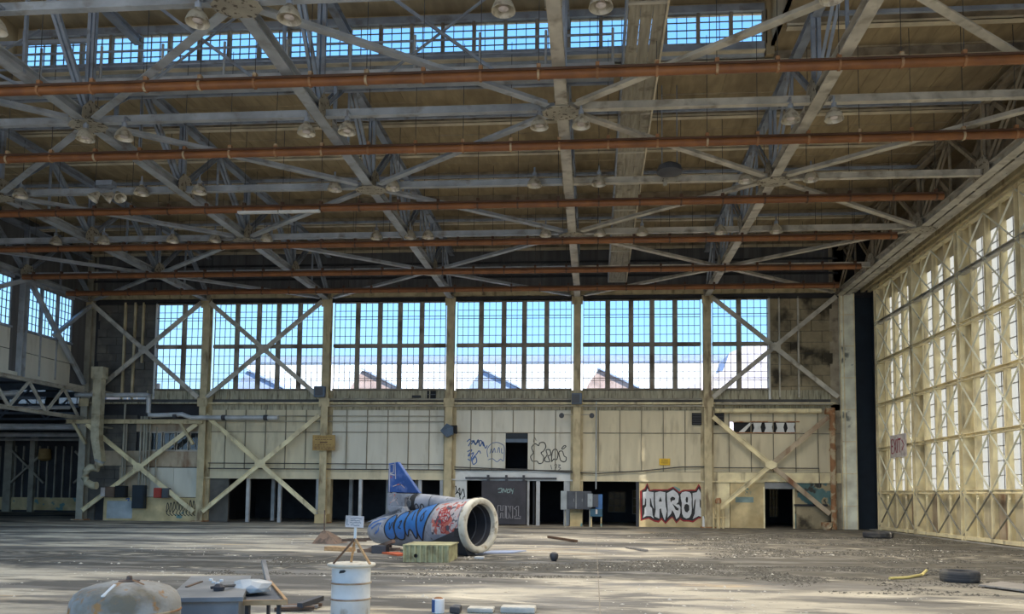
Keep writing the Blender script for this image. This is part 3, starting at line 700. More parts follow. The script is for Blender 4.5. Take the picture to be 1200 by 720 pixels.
# bays -3 and -2: open dark store with grey posts
solid('block_dark', -21.6, -20.5, 0, 2.5, YW + .05)
for i, x in enumerate((-19.33, -17.5, -15.3)):
    B('opening_post', 'grey_white', wb, x - .09, x + .09, YW - .05, YW + .12, 0, 2.45)
for x in (-12.9, -11.0, -9.55, -8.35): B('opening_post', 'grey_white', wb, x - .09, x + .09, YW - .05, YW + .12, 0, 2.45)
for x in (-18.9, -16.2, -14.2, -12.0, -10.3): B('inner_post', 'grey_white', wb, x - .1, x + .1, 45.5, 45.7, 0, 2.6)
# bay -1
B('wall_panel', 'white', wb, XC(-1) + .25, -6.95, YW - .03, YW + .15, 0, 2.5)
B('door_post', 'grey_white', wb, -3.62, -3.5, YW - .05, YW + .1, 0, 2.45); B('door_post', 'grey_white', wb, -3.12, -2.92, YW - .12, YW + .05, 0, 2.45)
B('door_post', 'grey_white', wb, -1.62, -1.3, YW - .05, YW + .1, 0, 2.5)
# bay 0: opening then graffiti panel
B('wall_panel', 'yellow_wall', wb, 2.42, 4.2, YW - .02, YW + .12, 0, 2.46); B('wall_panel', 'yellow_wall', wb, 4.2, 6.05, YW - .02, YW + .12, 0, 2.46)
B('door_post', 'black_metal', wb, 2.28, 2.44, YW - .05, YW + .12, 0, 2.46)
# bay 1: yellowed wall with a doorway, teal corner
for a, b, m in ((6.3, 7.25, 'cream'), (7.28, 9.08, 'yellow_wall'), (10.62, 12.6, 'teal_wall')): B('wall_panel', m, wb, a, b, YW - .02, YW + .12, 0, 2.5)
B('shutter_box', 'grey', wb, 9.08, 10.62, YW - .1, YW + .1, 2.1, 2.46)
for x in (9.05, 10.6): B('door_jamb', 'cream', wb, x - .04, x + .04, YW - .06, YW + .1, 0, 2.2)
B('low_wall', 'block_tan', wb, 10.7, 12.5, YW - .16, YW + .02, 0, 1.25)
B('shelf', 'dark', wb, 10.6, 12.3, YW - .22, YW, 1.2, 1.3)
B('paint_patch', 'paint_teal', wb, 7.55, 8.5, YW - .03, YW, 1.36, 1.65)
for k in range(-3, 2): B('pier', 'column', wb, XC(k) - .34, XC(k) + .34, YW - .06, YW + .35, 0, 7.4)
# rooms behind the openings; near-black walls carry the interior shade
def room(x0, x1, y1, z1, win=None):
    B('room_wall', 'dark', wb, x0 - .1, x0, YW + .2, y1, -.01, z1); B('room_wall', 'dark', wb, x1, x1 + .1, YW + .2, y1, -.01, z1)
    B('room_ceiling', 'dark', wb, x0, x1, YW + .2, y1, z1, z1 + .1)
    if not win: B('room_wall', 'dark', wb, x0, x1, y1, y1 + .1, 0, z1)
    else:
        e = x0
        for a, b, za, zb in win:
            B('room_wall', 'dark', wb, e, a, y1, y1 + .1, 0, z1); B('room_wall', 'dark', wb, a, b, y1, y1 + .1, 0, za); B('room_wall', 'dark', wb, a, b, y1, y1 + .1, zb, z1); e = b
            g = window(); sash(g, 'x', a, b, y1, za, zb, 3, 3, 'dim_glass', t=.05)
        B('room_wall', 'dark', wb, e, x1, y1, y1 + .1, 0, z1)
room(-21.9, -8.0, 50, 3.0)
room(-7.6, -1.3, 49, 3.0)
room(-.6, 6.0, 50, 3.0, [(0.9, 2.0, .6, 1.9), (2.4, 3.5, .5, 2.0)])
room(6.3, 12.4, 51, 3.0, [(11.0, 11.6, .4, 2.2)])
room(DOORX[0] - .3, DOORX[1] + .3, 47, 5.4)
B('shutter_slat', 'navy', wb, DOORX[0], DOORX[1], YW + .02, YW + .07, 4.75, 5.03); B('shutter_slat', 'blue_grey', wb, DOORX[0], DOORX[1], YW + .0, YW + .05, 4.52, 4.72)

# sliding charcoal door and its rail
d1 = struct('door_1', (-4.9, YW - .2, 0))
B('leaf', 'black_door', d1, -6.1, -3.65, YW - .24, YW - .17, .05, 2.42)
B('rail', 'black_metal', d1, -7.0, -2.0, YW - .26, YW - .14, 2.5, 2.60)
for x in (-5.75, -4.75, -3.8): B('hanger', 'black_metal', d1, x - .06, x + .06, YW - .29, YW - .12, 2.4, 2.72)
# broken high window strip on the right
wn = window()
B('recess', 'black', wn, 7.5, 10.9, YW + .06, YW + .1, 5.08, 5.7)
for z in (5.06, 5.66): B('frame', 'rust', wn, 7.45, 10.95, YW - .06, YW + .06, z, z + .06)
for i, x in enumerate((8.55, 9.15, 9.75, 10.3)):
    MB().slab([(x - .05, YW, 5.12), (x + .42, YW, 5.12), (x + .36, YW, 5.4), (x + .43, YW, 5.64), (x - .03, YW, 5.64), (x + .04, YW, 5.35)], (0, 1, 0), .02).build('broken_pane', 'white', wn)
MB().slab([(7.75, YW, 5.12), (8.05, YW, 5.12), (8.5, YW, 5.62), (8.35, YW, 5.64)], (0, 1, 0), .02).build('broken_pane', 'white', wn)

# ---------------------------------------------------------------- columns
CL = {-4: 'tan painted corner column at the left end of the back wall beside the bent duct', -3: 'tan painted column second from the left on the back wall, beside the rusted panels',
      -2: 'peeling cream column carrying the tan sign', -1: 'tan painted column behind the tail fin wreck', 0: 'tan painted column standing behind the dark electrical cabinets',
      1: 'tan painted column just right of the silver lettered graffiti'}
for k in range(-4, 2):
    x = XC(k)
    t = thing('steel_column', CL[k], 'column', (x, D, 0))
    MB().hbeam((x, D - .02, .0), (x, D - .02, ZC + (2.6 if k == -4 else .1)), .40, .44, .035, up=(0, 1, 0)).build('shaft', 'column' if k > -4 else 'conduit', t)
    MB().cbox(x, D - .02, .03, .75, .7, .06).build('base_plate', 'rust', t)
    for z in (6.7, ZC - .3):
        MB().slab([(x - .3, D - .27, z - .25), (x + .3, D - .27, z - .25), (x + .3, D - .27, z + .2), (x - .3, D - .27, z + .2)], (0, -1, 0), .02).build('gusset_plate', 'column', t)
    if k in (-2, 0):
        MB().box(x - .33, x + .33, D - .4, D + .2, 0, .75 if k == 0 else .5).build('plinth', 'yellow_wall', t)
    if k == 0: MB().prof((x, D - .1, .75), (x, D - .1, .76), [(0, 0), (.1, 0), (.1, .1)]).build('shim', 'rust', t)
t = thing('rust_pipe_column', 'rust brown upright pipe between the right X brace and the white corner column', 'pipe', (12.55, D - .2, 0))
MB().tube([(12.55, D - .2, 0), (12.55, D - .2, 6.4)], .15, 12).build('pipe', 'rust', t, True)
for z in (.9, 2.4, 4.1, 5.2): MB().tube([(12.55, D - .2, z), (12.55, D - .2, z + .12)], .19, 12).build('coupling', 'rust', t, True)
MB().tube([(12.2, D - .2, 6.25), (12.5, D - .2, 6.2), (12.55, D - .2, 6.0)], .18, 12).build('elbow', 'rust', t, True)
t = thing('corner_column', 'broad bright cream corner column next to the dark slot on the right', 'column', (13.45, D, 0))
B('shaft', 'white_column', t, 13.07, 13.82, D - .05, D + .3, 0, ZC - .05)
for x0 in (13.05, 13.22, 13.78): B('edge_strip', 'cream', t, x0, x0 + .05, D - .09, D - .05, 0, ZC - .05)
for i in range(7): B('seam_strip', 'cream', t, 13.07, 13.82, D - .065, D - .05, 1.2 + i * 1.7, 1.24 + i * 1.7)
sl = struct('wall_right')
B('slot_sheet', 'navy', sl, 13.82, 15.3, D + .5, D + .6, 0, 13.0); B('slot_sheet', 'navy', sl, 14.9, 15.2, 41.6, D + .6, 0, 13.0)  # dark sheets paint the shade of the open slot

# ---------------------------------------------------------------- X braces on the back wall
def xbrace(k, z0, z1, label, m='column', x0=None, x1=None, rust=None):
    a = XC(k) + .25 if x0 is None else x0; b = XC(k + 1) - .25 if x1 is None else x1; y = D - .34
    t = thing('cross_brace', label, 'brace', ((a + b) / 2, y, (z0 + z1) / 2))
    c = ((a + b) / 2, (z0 + z1) / 2)
    for i, (px, pz) in enumerate(((a, z0), (b, z0), (a, z1), (b, z1))):
        MB().prof((px, y, pz), (c[0], y, c[1]), [(-.04, -.12), (.05, -.12), (.05, -.09), (-.01, -.09), (-.01, .09), (.05, .09), (.05, .12), (-.04, .12)], up=(0, 0, 1)).build('brace', rust if rust and px > c[0] else m, t)
    MB().slab([(c[0] - .3, y - .07, c[1] - .1), (c[0], y - .07, c[1] - .24), (c[0] + .3, y - .07, c[1] - .1), (c[0] + .3, y - .07, c[1] + .1), (c[0], y - .07, c[1] + .24), (c[0] - .3, y - .07, c[1] + .1)], (0, -1, 0), .02).build('centre_plate', m, t)
xbrace(-4, 6.95, 12.35, 'upper X brace across the dark blockwork at the left end of the back wall', 'steel_tan')
xbrace(-3, 6.95, 12.35, 'upper X brace crossing the window between the second and third back columns', 'steel_tan')
xbrace(1, 6.95, 12.35, 'upper X brace crossing the last window at the right end of the back wall', 'steel_tan')
xbrace(-4, .55, 5.45, 'lower X brace in front of the rusted panels at the left end', 'cream')
xbrace(-3, .55, 5.95, 'lower X brace in front of the dark store left of the tan sign', 'cream')
xbrace(1, .8, 5.9, 'lower X brace around the doorway in the yellowed wall at right', 'cream', x1=12.3, rust='rust_panel')

# ---------------------------------------------------------------- left wall and the dark bay beyond
wl = struct('wall_left'); XLW = XL - .15
wn = None
for y0, y1 in ((26.2, 31.4), (31.6, 36.9), (37.75, 41.5)):
    wn = window(); n = 4 if y1 - y0 > 4 else 3; st = (y1 - y0) / n
    for i in range(n):
        sash(wn, 'y', y0 + i * st + .07, y0 + (i + 1) * st - .07, XLW, 9.85, 12.3, 4, 6, t=.03, fr=.04)
        B('mullion', 'steel_web', wn, XLW - .06, XLW + .08, y0 + i * st - .07, y0 + i * st + .07, 9.8, 12.35)
    B('sill', 'steel_web', wn, XLW - .08, XLW + .12, y0, y1, 9.76, 9.86); B('head', 'steel', wn, XLW - .08, XLW + .1, y0, y1, 12.3, 12.45)
    for i in range(n):
        a = y0 + i * st
        for z0, z1 in ((7.62, 8.68), (8.72, 9.74)): B('wall_panel', 'panel_pale', wl, XLW - .06, XLW + .03, a + .03, a + st - .03, z0, z1)
        B('panel_rib', 'steel', wl, XLW, XLW + .1, a - .03, a + .03, 7.55, 9.76)
B('wall_panel', 'dark_wall', wl, XLW - .06, XLW + .02, 41.5, D + .3, 7.5, 12.5)
B('wall_panel', 'dark_wall', wl, XLW - .1, XLW, 2, D + .3, 12.5, ZR + .05); B('wall_panel', 'dark_wall', wl, XLW - .1, XLW, 2, 26.2, 7.5, 12.5)
B('wall_panel', 'dark_wall', wl, XLW - .06, XLW, 31.4, 31.6, 7.5, 12.5); B('wall_panel', 'dark_wall', wl, XLW - .06, XLW, 36.9, 37.75, 7.5, 12.5)
B('bottom_rail', 'panel_pale', wl, XLW - .1, XLW + .14, 2, D, 7.38, 7.6)
t = thing('header_truss', 'open steel header truss under the left wall panels over the dark side bay', 'truss', (XL, D, 5.8))
MB().hbeam((XL, 2, 7.3), (XL, D, 7.3), .24, .2, .03).build('top_chord', 'steel_tan', t); MB().hbeam((XL, 2, 5.75), (XL, D, 5.75), .24, .2, .03).build('bottom_chord', 'steel_tan', t)
for i in range(10):
    y = 42.2 - i * 2.66
    MB().beam((XL, y, 5.8), (XL, y - 1.33, 7.25), .11, .12).build('diagonal', 'steel_tan', t); MB().beam((XL, y - 1.33, 7.25), (XL, y - 2.66, 5.8), .11, .12).build('diagonal', 'steel_tan', t)
for j, lab in ((4, 'grey post on the left wall between the two left windows'), (3, 'grey post on the left wall just outside the frame')):
    t = thing('wall_post', lab, 'post', (XL, YN(j), 7.4)); MB().hbeam((XL, YN(j), 7.4), (XL, YN(j), ZC), .3, .32, .03, up=(0, 1, 0)).build('shaft', 'steel', t)
    for e_, lab2 in ((1, 'toward the back corner'), (-1, 'toward the camera')):
        pass
t = thing('wall_brace', 'slanting braces from the left wall post down to the corner and up toward the camera', 'brace', (XL, YN(4), ZC))
MB().beam((XL + .2, YN(4), 12.4), (XL + .2, 42.3, 7.7), .2, .2).build('brace', 'steel', t); MB().beam((XL + .2, 42.5, 12.2), (XL + .2, 39.6, 9.9), .18, .18).build('brace', 'steel', t)
MB().beam((XL + .2, YN(4), 12.4), (XL + .2, YN(3), 9.9), .2, .2).build('brace', 'steel', t)
# the side bay; its dimness is put into near-black walls and roof
ws = struct('wall_side'); YS, ZB = 57.0, 7.9
B('side_wall', 'dark', ws, -62, -35.9, YS, YS + .2, 0, 6.6); B('side_wall', 'dark', ws, -62.2, -62, 5, YS, 0, ZB + 2)
B('side_roof', 'dark', ws, -62, XL - .2, 5, 43.2, ZB + 1.8, ZB + 1.9); MB().slab([(-62, 43.2, ZB + 1.8), (-28.95, 43.2, ZB + 1.8), (-30.4, 46.2, ZB + 1.8), (-62, 46.2, ZB + 1.8)], (0, 0, 1), .1).build('side_roof', 'dark', ws); MB().slab([(-62, 46.2, ZB + 1.8), (-30.4, 46.2, ZB + 1.8), (-35.9, YS + .2, ZB + 1.8), (-62, YS + .2, ZB + 1.8)], (0, 0, 1), .1).build('side_roof', 'dark', ws); MB().slab([(XL - .1, 43.3, 0), (-36, YS, 0), (-36, YS, ZB + 1.8), (XL - .1, 43.3, ZB + 1.8)], (1, .48, 0), .12).build('side_wall', 'dark', ws)
B('side_base', 'yellow_wall', ws, -62, -35.9, YS - .12, YS, 0.15, 1.1)
s = None
for i in range(40):
    x = -36.2 - i * .64
    if s is None: s = B('wall_rib', 'conduit', ws, x - .05, x + .05, YS - .1, YS, 1.1, 5.0); xs = x
    else: inst(s, ws, (x - xs, 0, 0))
for x0 in (-44, -39):
    MB().beam((x0, YS - .25, 2.2), (x0 + 2.6, YS - .25, 4.6), .14, .14).build('wall_brace', 'conduit', ws); MB().beam((x0 + 2.6, YS - .25, 2.2), (x0 + .0, YS - .25, 4.6), .14, .14).build('wall_brace', 'conduit', ws)
B('wall_post', 'conduit', ws, -42.6, -42.2, YS - .3, YS, 0, 6); B('wall_post', 'conduit', ws, -44.6, -44.0, YS - .3, YS, 0, 6)
MB().lathe((-41.3, YS - .4, 4.3), [(.0, .5), (.4, .45), (.45, -.3), (.2, -.45), (0, -.45)], 14).build('junction_box', 'tan_sign', ws, True)
# pale pipes and roof steel over the side bay, steel toned for dim blue light
for i, (y, z, r) in enumerate(((50, 5.35, .16), (46, 5.55, .2), (42, 6.3, .1), (54, 5.3, .1), (38, 6.6, .14))):
    tag(MB().tube([(-61, y, z), (XL - .4 if y < 44 else -29.4 - (y - 43.3) * .5, y, z)], r, 8).build('side_bay_pipe', 'pipe_silver'), 'pale pipe crossing high in the dark side bay, %s from its far wall' % {0: 'second', 1: 'third', 2: 'fourth', 3: 'first', 4: 'fifth'}[i], 'pipe')
for i in range(7):
    y = 28 + i * 4
    xe = XL - .4 if y < 44 else -29.4 - (y - 43.3) * .5
    MB().beam((-61, y, ZB + .4), (xe, y, ZB + .4), .25, .4).build('roof_beam', 'blue_grey', ws)
    for q in range(7):
        x = -36.2 - q * 3.5
        MB().beam((x, y, ZB + .3), (x - 1.8, y, 6.6), .09, .09).build('roof_web', 'blue_grey', ws); MB().beam((x - 1.8, y, 6.6), (x - 3.6, y, ZB + .3), .09, .09).build('roof_web', 'blue_grey', ws)
    MB().beam((-61, y, 6.6), (xe, y, 6.6), .14, .14).build('roof_beam', 'blue_grey', ws)
for i in range(7):       # high windows in the side bay's far wall
    g = window(); x = -61 + i * 4
    sash(g, 'x', x + .2, x + 3.2, YS + .1, 8.2, 9.5, 4, 2, 'frost', t=.06)
    B('side_wall', 'dark', ws, x + 3.2, x + 4.2, YS, YS + .2, 6.6, ZB + 1.9); B('side_wall', 'dark', ws, x, x + 3.2, YS, YS + .2, 6.6, 8.2); B('side_wall', 'dark', ws, x, x + 3.2, YS, YS + .2, 9.5, ZB + 1.9)

# ---------------------------------------------------------------- glazed sliding doors on the right
XD = 14.6
GZ = [1.95, 4.15, 6.4, 8.6, 10.65, 12.55]
# leaf edges, from the back; last two unseen leaves added to stop direct sun
EY = [41.8, 37.25, 32.6, 28.0, 23.4, 18.8, 14.2, 9.6, 5.0, .4, -4.2]
lib = {}
for li in range(10):
    y1, y0 = EY[li], EY[li + 1]; t = struct('door_%d' % (li + 2), (XD, y0, 0))
    w_ = y1 - y0; q = w_ / 4
    # heavy edge post, slender posts, glazing posts
    MB().hbeam((XD + .12, y1 - .17, 0), (XD + .12, y1 - .17, 12.6), .5, .34, .04, up=(0, 1, 0)).build('edge_post', 'cream', t)
    for i in range(1, 4): MB().beam((XD, y0 + i * q, 0), (XD, y0 + i * q, 12.55), .07, .07).build('slender_post', 'cream', t)
    for i in range(4): MB().beam((XD + .42, y0 + (i + .5) * q, 0), (XD + .42, y0 + (i + .5) * q, 12.6), .34, .22, up=(0, 1, 0)).build('glazing_post', 'cream', t)
    for i in range(5):
        z = GZ[i]; MB().hbeam((XD, y0, z), (XD, y1, z), .26 if i else .14, .16, .03).build('girt', 'steel_tan' if i == 4 else 'cream', t)
    MB().hbeam((XD, y0, 12.5), (XD, y1, 12.5), .26, .2, .03).build('head_girt', 'cream', t)
    B('sill_rail', 'cream', t, XD - .1, XD + .1, y0, y1, .08, .22)
    # crossed bracing: two X per storey
    for i in range(6):
        z0 = GZ[i - 1] if i else .2; z1 = GZ[i] if i < 6 else 12.5
        if i == 5: z0, z1 = GZ[4], 12.45
        elif i: z0, z1 = GZ[i - 1], GZ[i]
        for hlf in range(2):
            a = y0 + hlf * 2 * q; b = a + 2 * q
            for p, r in (((a, z0), (b, z1)), ((b, z0), (a, z1))):
                MB().angle((XD - .06, p[0], p[1]), (XD - .06, r[0], r[1]), .07, .06, .02).build('cross_brace', 'white_column' if i else 'conduit', t)
    # solid foot panels and glazing
    for i in range(5):
        a, b = y0 + (i - .5) * q + .11, y0 + (i + .5) * q - .11
        if i == 0: a = y0 + .02
        if i == 4: b = y1 - .02
        B('foot_panel', 'rust_panel' if (li + i) % 3 == 1 else 'panel', t, XD + .42, XD + .47, a, b, .05, 1.95)
        if li < 4 and 0 < i < 4:
            hw = (b - a) / 2 - .02
            for n_ in range(18):
                for cc in range(2):
                    y_ = a + cc * (hw + .04); z_ = 2.01 + .55 * n_
                    key = round(hw, 3)
                    if key not in lib:
                        lib[key] = MB().box(XD + .44, XD + .448, y_, y_ + hw, z_, z_ + .52).build('pane', 'frost', t); lib[key]['o'] = (y_ - y0, z_)
                    else:
                        o0 = lib[key]['o']; inst(lib[key], t, (0, y_ - y0 - o0[0], z_ - o0[1]))
        else:
            MB().box(XD + .44, XD + .448, a, b, 2.0, 11.9).build('pane', 'frost', t)
        m = MB()
        for z in [2.0 + .55 * n_ for n_ in range(19)]: m.box(XD + .43, XD + .46, a, b, z - .015, z + .015)
        m.box(XD + .43, XD + .46, (a + b) / 2 - .02, (a + b) / 2 + .02, 2, 11.9)
        m.build('glazing_bars', 'muntin', t)
        B('head_panel', 'panel', t, XD + .42, XD + .47, a, b, 11.9, 12.7)
    
# rails and soffit over the doors, cladding above
tr = struct('trim_2')
for x0, m in ((13.85, 'steel_tan'), (14.25, 'column'), (14.62, 'cream'), (14.95, 'column')): B('door_guide', m, tr, x0, x0 + .16, -4, D + .2, 12.68, 12.95)
B('soffit', 'column', tr, 14.3, 15.2, 2, D + .5, 12.95, 13.02)
B('soffit', 'black', tr, 13.5, 14.3, 2, D + .5, 13.1, 13.15)  # black sheet puts the shade between truss and rails into colour
B('upper_sheet', 'brown_steel', sl, 15.1, 15.2, -6, D + .6, 12.95, ZR + .1)
for i in range(16): B('upper_rib', 'brown_steel', sl, 15.0, 15.1, 3 + i * 2.66, 3.12 + i * 2.66, 12.95, ZR)
B('end_wall', 'dark', sl, 12.8, 15.3, D + .2, D + .4, 12.55, ZR + .1)
B('outer_track', 'asphalt', sl, 14.4, 15.4, 2, D, 0.0, .04)
t = tag(B('exit_board', 'sign_white', None, XD - .26, XD - .22, 37.6, 39.55, 3.6, 4.68), 'pale hand-painted EXIT board with an arrow, fixed on the glazed door at right', 'sign')

# ---------------------------------------------------------------- outside, seen through the back windows
t = thing('white_hall', 'long white hall with a flat blue-edged roof beyond the back windows', 'building', (-10, 92, 0))
B('wall', 'far_white', t, -41, 60, 90, 110, 0, 16.9); B('roof_edge', 'far_blue', t, -41.2, 60, 89.8, 110, 16.9, 17.6)
GX = [(-33.4, -22), (-23.0, -18.7), (-11.6, -7.45), (-.5, 3.0)]
for i, (a, lab) in enumerate(((-34.5, 'third back window'), (-23.1, 'fourth back window'), (-11.6, 'middle back window'), (-.5, 'window right of the middle column'))):
    t = thing('gabled_shed', 'blue gabled shed seen low through the ' + lab, 'building', (a + 2, 75, 0))
    B('wall', 'far_blue', t, a, a + 2.8, 74, 80, 0, 11.9)
    MB().slab([(a - .2, 73.8, 11.8), (a + .9, 73.8, 13.4), (a + 2.9, 73.8, 12.6), (a + 4.6, 73.8, 11.5), (a + 4.6, 73.8, 0), (a - .2, 73.8, 0)], (0, 1, 0), 6).build('gable', 'far_brown' if i % 2 else 'far_blue', t)
    MB().slab([(a + .8, 73.6, 13.5), (a + 4.7, 73.6, 11.6), (a + 4.7, 80, 11.6), (a + .8, 80, 13.5)], (0, 0, 1), .15).build('roof', 'far_blue', t)
t = thing('stucco_block', 'pale bluish pink block standing beyond the last back window on the right', 'building', (16, 72, 0))
MB().slab([(8.5, 72, 0), (30, 72, 0), (30, 72, 16), (14, 72, 15.5), (12.2, 72, 14.6), (11.6, 72, 13.0), (8.5, 72, 11.5)], (0, 1, 0), 6).build('wall', 'far_pink', t)
# ---------------------------------------------------------------- painted lettering helpers
def ribbon(m, pts, wd, nrm):
    """a painted stroke of width wd through 3-D points lying on a surface with normals nrm"""
    n = len(pts); pts = [Vector(p) for p in pts]; vs = []
    for i, p in enumerate(pts):
        d = (pts[min(i + 1, n - 1)] - pts[max(i - 1, 0)]).normalized(); nn = Vector(nrm[i] if isinstance(nrm, list) else nrm)
        s = nn.cross(d).normalized() * wd / 2; vs += [p + s, p - s]
    return m.add(vs, [(2 * i, 2 * i + 1, 2 * i + 3, 2 * i + 2) for i in range(n - 1)])
def smooth_path(pts, k=6, closed=False):
    out = []; n = len(pts); rng = range(n if closed else n - 1)
    g = (lambda i: pts[i % n]) if closed else (lambda i: pts[max(0, min(n - 1, i))])
    for i in rng:
        p0, p1, p2, p3 = g(i - 1), g(i), g(i + 1), g(i + 2)
        for q in range(k):
            t = q / k
            out.append(tuple(.5 * (2 * p1[a] + (p2[a] - p0[a]) * t + (2 * p0[a] - 5 * p1[a] + 4 * p2[a] - p3[a]) * t * t + (3 * p1[a] - p0[a] - 3 * p2[a] + p3[a]) * t ** 3) for a in range(len(p1))))
    out.append(tuple(pts[0] if closed else pts[-1])); return out
def wall_strokes(name, m, parent, strokes, wd, y, curved=True, closed=False):
    for st in strokes:
        pts = smooth_path(st, 6, closed) if curved else st
        mb = MB(); ribbon(mb, [(x, y, z) for x, z in pts], wd, (0, -1, 0)); mb.build(name, m, parent)

# silver five-letter piece on the panel right of the middle column
def tz(p): return (2.48 + (p[0] / 12 - 10) * .0432, YW - .024, .03 + (57 - p[1] / 12) * .04577)
def wall_poly(name, m, pts, dy, parent=wb):
    return MB().add([(lambda q: (q[0], q[1] - dy, q[2]))(tz(p)) for p in pts], [tuple(range(len(pts)))]).build(name, m, parent)
black = [(150, 180), (200, 165), (230, 95), (262, 190), (330, 178), (450, 182), (540, 175), (615, 140), (705, 215), (760, 185), (880, 182), (950, 180), (995, 108), (1035, 180), (1070, 195),
         (1070, 555), (990, 545), (900, 600), (840, 592), (760, 590), (720, 560), (660, 615), (600, 540), (560, 565), (500, 625), (440, 560), (400, 605), (335, 595), (250, 558), (150, 592)]
red = [(120, 190), (190, 150), (232, 70), (272, 172), (330, 160), (450, 162), (535, 158), (615, 122), (705, 195), (760, 165), (880, 162), (940, 162), (990, 80), (1045, 165), (1078, 185),
       (1078, 575), (990, 565), (905, 625), (840, 612), (760, 612), (715, 585), (660, 640), (600, 560), (560, 590), (500, 650), (440, 590), (400, 632), (330, 618), (250, 578), (130, 610)]
wall_poly('graffiti_glow', 'paint_red', red, .0); wall_poly('graffiti_outline', 'paint_black', black, .004)
T1 = [(165, 205), (215, 195), (235, 150), (255, 195), (325, 205), (325, 330), (330, 440), (300, 380), (285, 300), (270, 280), (270, 400), (300, 430), (310, 530), (330, 575), (280, 540), (215, 540), (165, 565), (190, 500), (190, 430), (215, 400), (215, 300), (200, 290), (190, 380), (165, 390)]
A1 = [(345, 210), (420, 190), (500, 205), (495, 300), (505, 400), (520, 470), (490, 600), (470, 560), (440, 470), (435, 430), (412, 440), (410, 575), (370, 560), (340, 545), (355, 450), (345, 330)]
R1 = [(520, 215), (560, 195), (615, 165), (680, 215), (700, 260), (690, 340), (655, 372), (700, 375), (722, 410), (718, 490), (700, 545), (660, 580), (630, 500), (598, 450), (585, 500), (530, 560), (535, 450), (525, 330)]
O1 = [(722, 235), (745, 200), (800, 188), (855, 198), (880, 225), (888, 300), (884, 360), (888, 430), (882, 500), (850, 555), (805, 570), (765, 550), (745, 500), (738, 430), (742, 350), (728, 300)]
T2 = [(900, 210), (960, 200), (990, 150), (1020, 205), (1060, 200), (1055, 400), (1030, 330), (1005, 290), (1005, 400), (1050, 470), (1055, 550), (990, 530), (900, 575), (930, 500), (940, 400), (945, 290), (930, 310), (905, 440)]
for p in (T1, A1, R1, O1, T2): wall_poly('graffiti_letter', 'paint_silver', p, .008)
for p in ([(400, 335), (425, 265), (447, 335)], [(568, 290), (600, 262), (645, 280), (640, 310), (600, 318), (580, 345)], [(600, 360), (640, 390), (690, 430), (700, 400), (690, 460), (650, 450)],
          [(797, 300), (806, 268), (824, 266), (834, 292), (828, 345), (804, 345)], [(772, 420), (785, 375), (815, 362), (848, 385), (850, 450), (820, 485), (788, 470)]):
    wall_poly('graffiti_counter', 'paint_black', p, .012)
# outlined letters and tag on the charcoal door
YD = YW - .245
def outl(pts): return pts + [pts[0]]
H = [(-5.2, 1.06), (-5.03, 1.06), (-5.03, .80), (-4.92, .80), (-4.92, 1.06), (-4.78, 1.06), (-4.78, .40), (-4.92, .40), (-4.92, .66), (-5.03, .66), (-5.03, .40), (-5.2, .40)]
N = [(-4.72, .38), (-4.72, 1.04), (-4.6, 1.04), (-4.5, .7), (-4.5, 1.04), (-4.38, 1.04), (-4.38, .38), (-4.5, .38), (-4.6, .7), (-4.6, .38)]
I1 = [(-4.3, .90), (-4.14, 1.04), (-4.06, 1.04), (-4.06, .50), (-3.95, .50), (-3.95, .38), (-4.28, .38), (-4.28, .50), (-4.18, .50), (-4.18, .85)]
wall_strokes('graffiti', 'paint_light', d1, [outl(H), outl(N), outl(I1)], .03, YD, False)
wall_strokes('graffiti', 'paint_teal', d1, [[(-5.2, 1.95), (-5.0, 2.0), (-5.02, 1.8), (-5.18, 1.78)], [(-4.95, 1.75), (-4.9, 1.98), (-4.8, 1.8), (-4.72, 2.0)], [(-4.65, 1.98), (-4.7, 1.78), (-4.55, 1.8), (-4.55, 1.96), (-4.68, 1.9)], [(-4.5, 2.0), (-4.42, 1.84), (-4.33, 2.02), (-4.42, 1.7)]], .045, YD)
# blue tags and the black bubble tag by the high doorway
yg = YW - .022
wall_strokes('graffiti', 'paint_blue', wb, [[(-6.98, 4.55), (-6.8, 4.68), (-6.75, 4.4), (-6.6, 4.62), (-6.5, 4.38), (-6.35, 4.66), (-6.25, 4.3), (-6.1, 4.55), (-5.95, 4.2), (-5.85, 4.35)],
    [(-6.9, 4.3), (-6.7, 4.6), (-6.5, 4.45), (-6.2, 4.62), (-6.05, 4.3)], [(-6.95, 4.0), (-6.7, 4.1), (-6.9, 3.75), (-6.6, 3.95), (-6.75, 3.55), (-6.45, 3.85), (-6.3, 4.05), (-6.2, 3.9)],
    [(-6.92, 3.6), (-6.7, 3.5), (-6.5, 3.72), (-6.42, 3.45), (-6.6, 3.3), (-6.68, 3.5)]], .055, yg)
wall_strokes('graffiti', 'paint_blue', wb, [[(-5.8, 3.7), (-5.85, 4.1), (-5.65, 4.42), (-5.35, 4.52), (-5.1, 4.45), (-4.92, 4.3), (-4.9, 3.9), (-4.95, 3.5), (-5.1, 3.6), (-5.3, 3.45), (-5.55, 3.62), (-5.8, 3.55)],
    [(-5.7, 3.9), (-5.6, 4.2), (-5.55, 3.95), (-5.45, 4.2), (-5.4, 3.95)], [(-5.3, 3.95), (-5.2, 4.25), (-5.15, 3.95)], [(-5.05, 4.2), (-5.05, 3.95), (-4.95, 3.95)]], .035, yg)
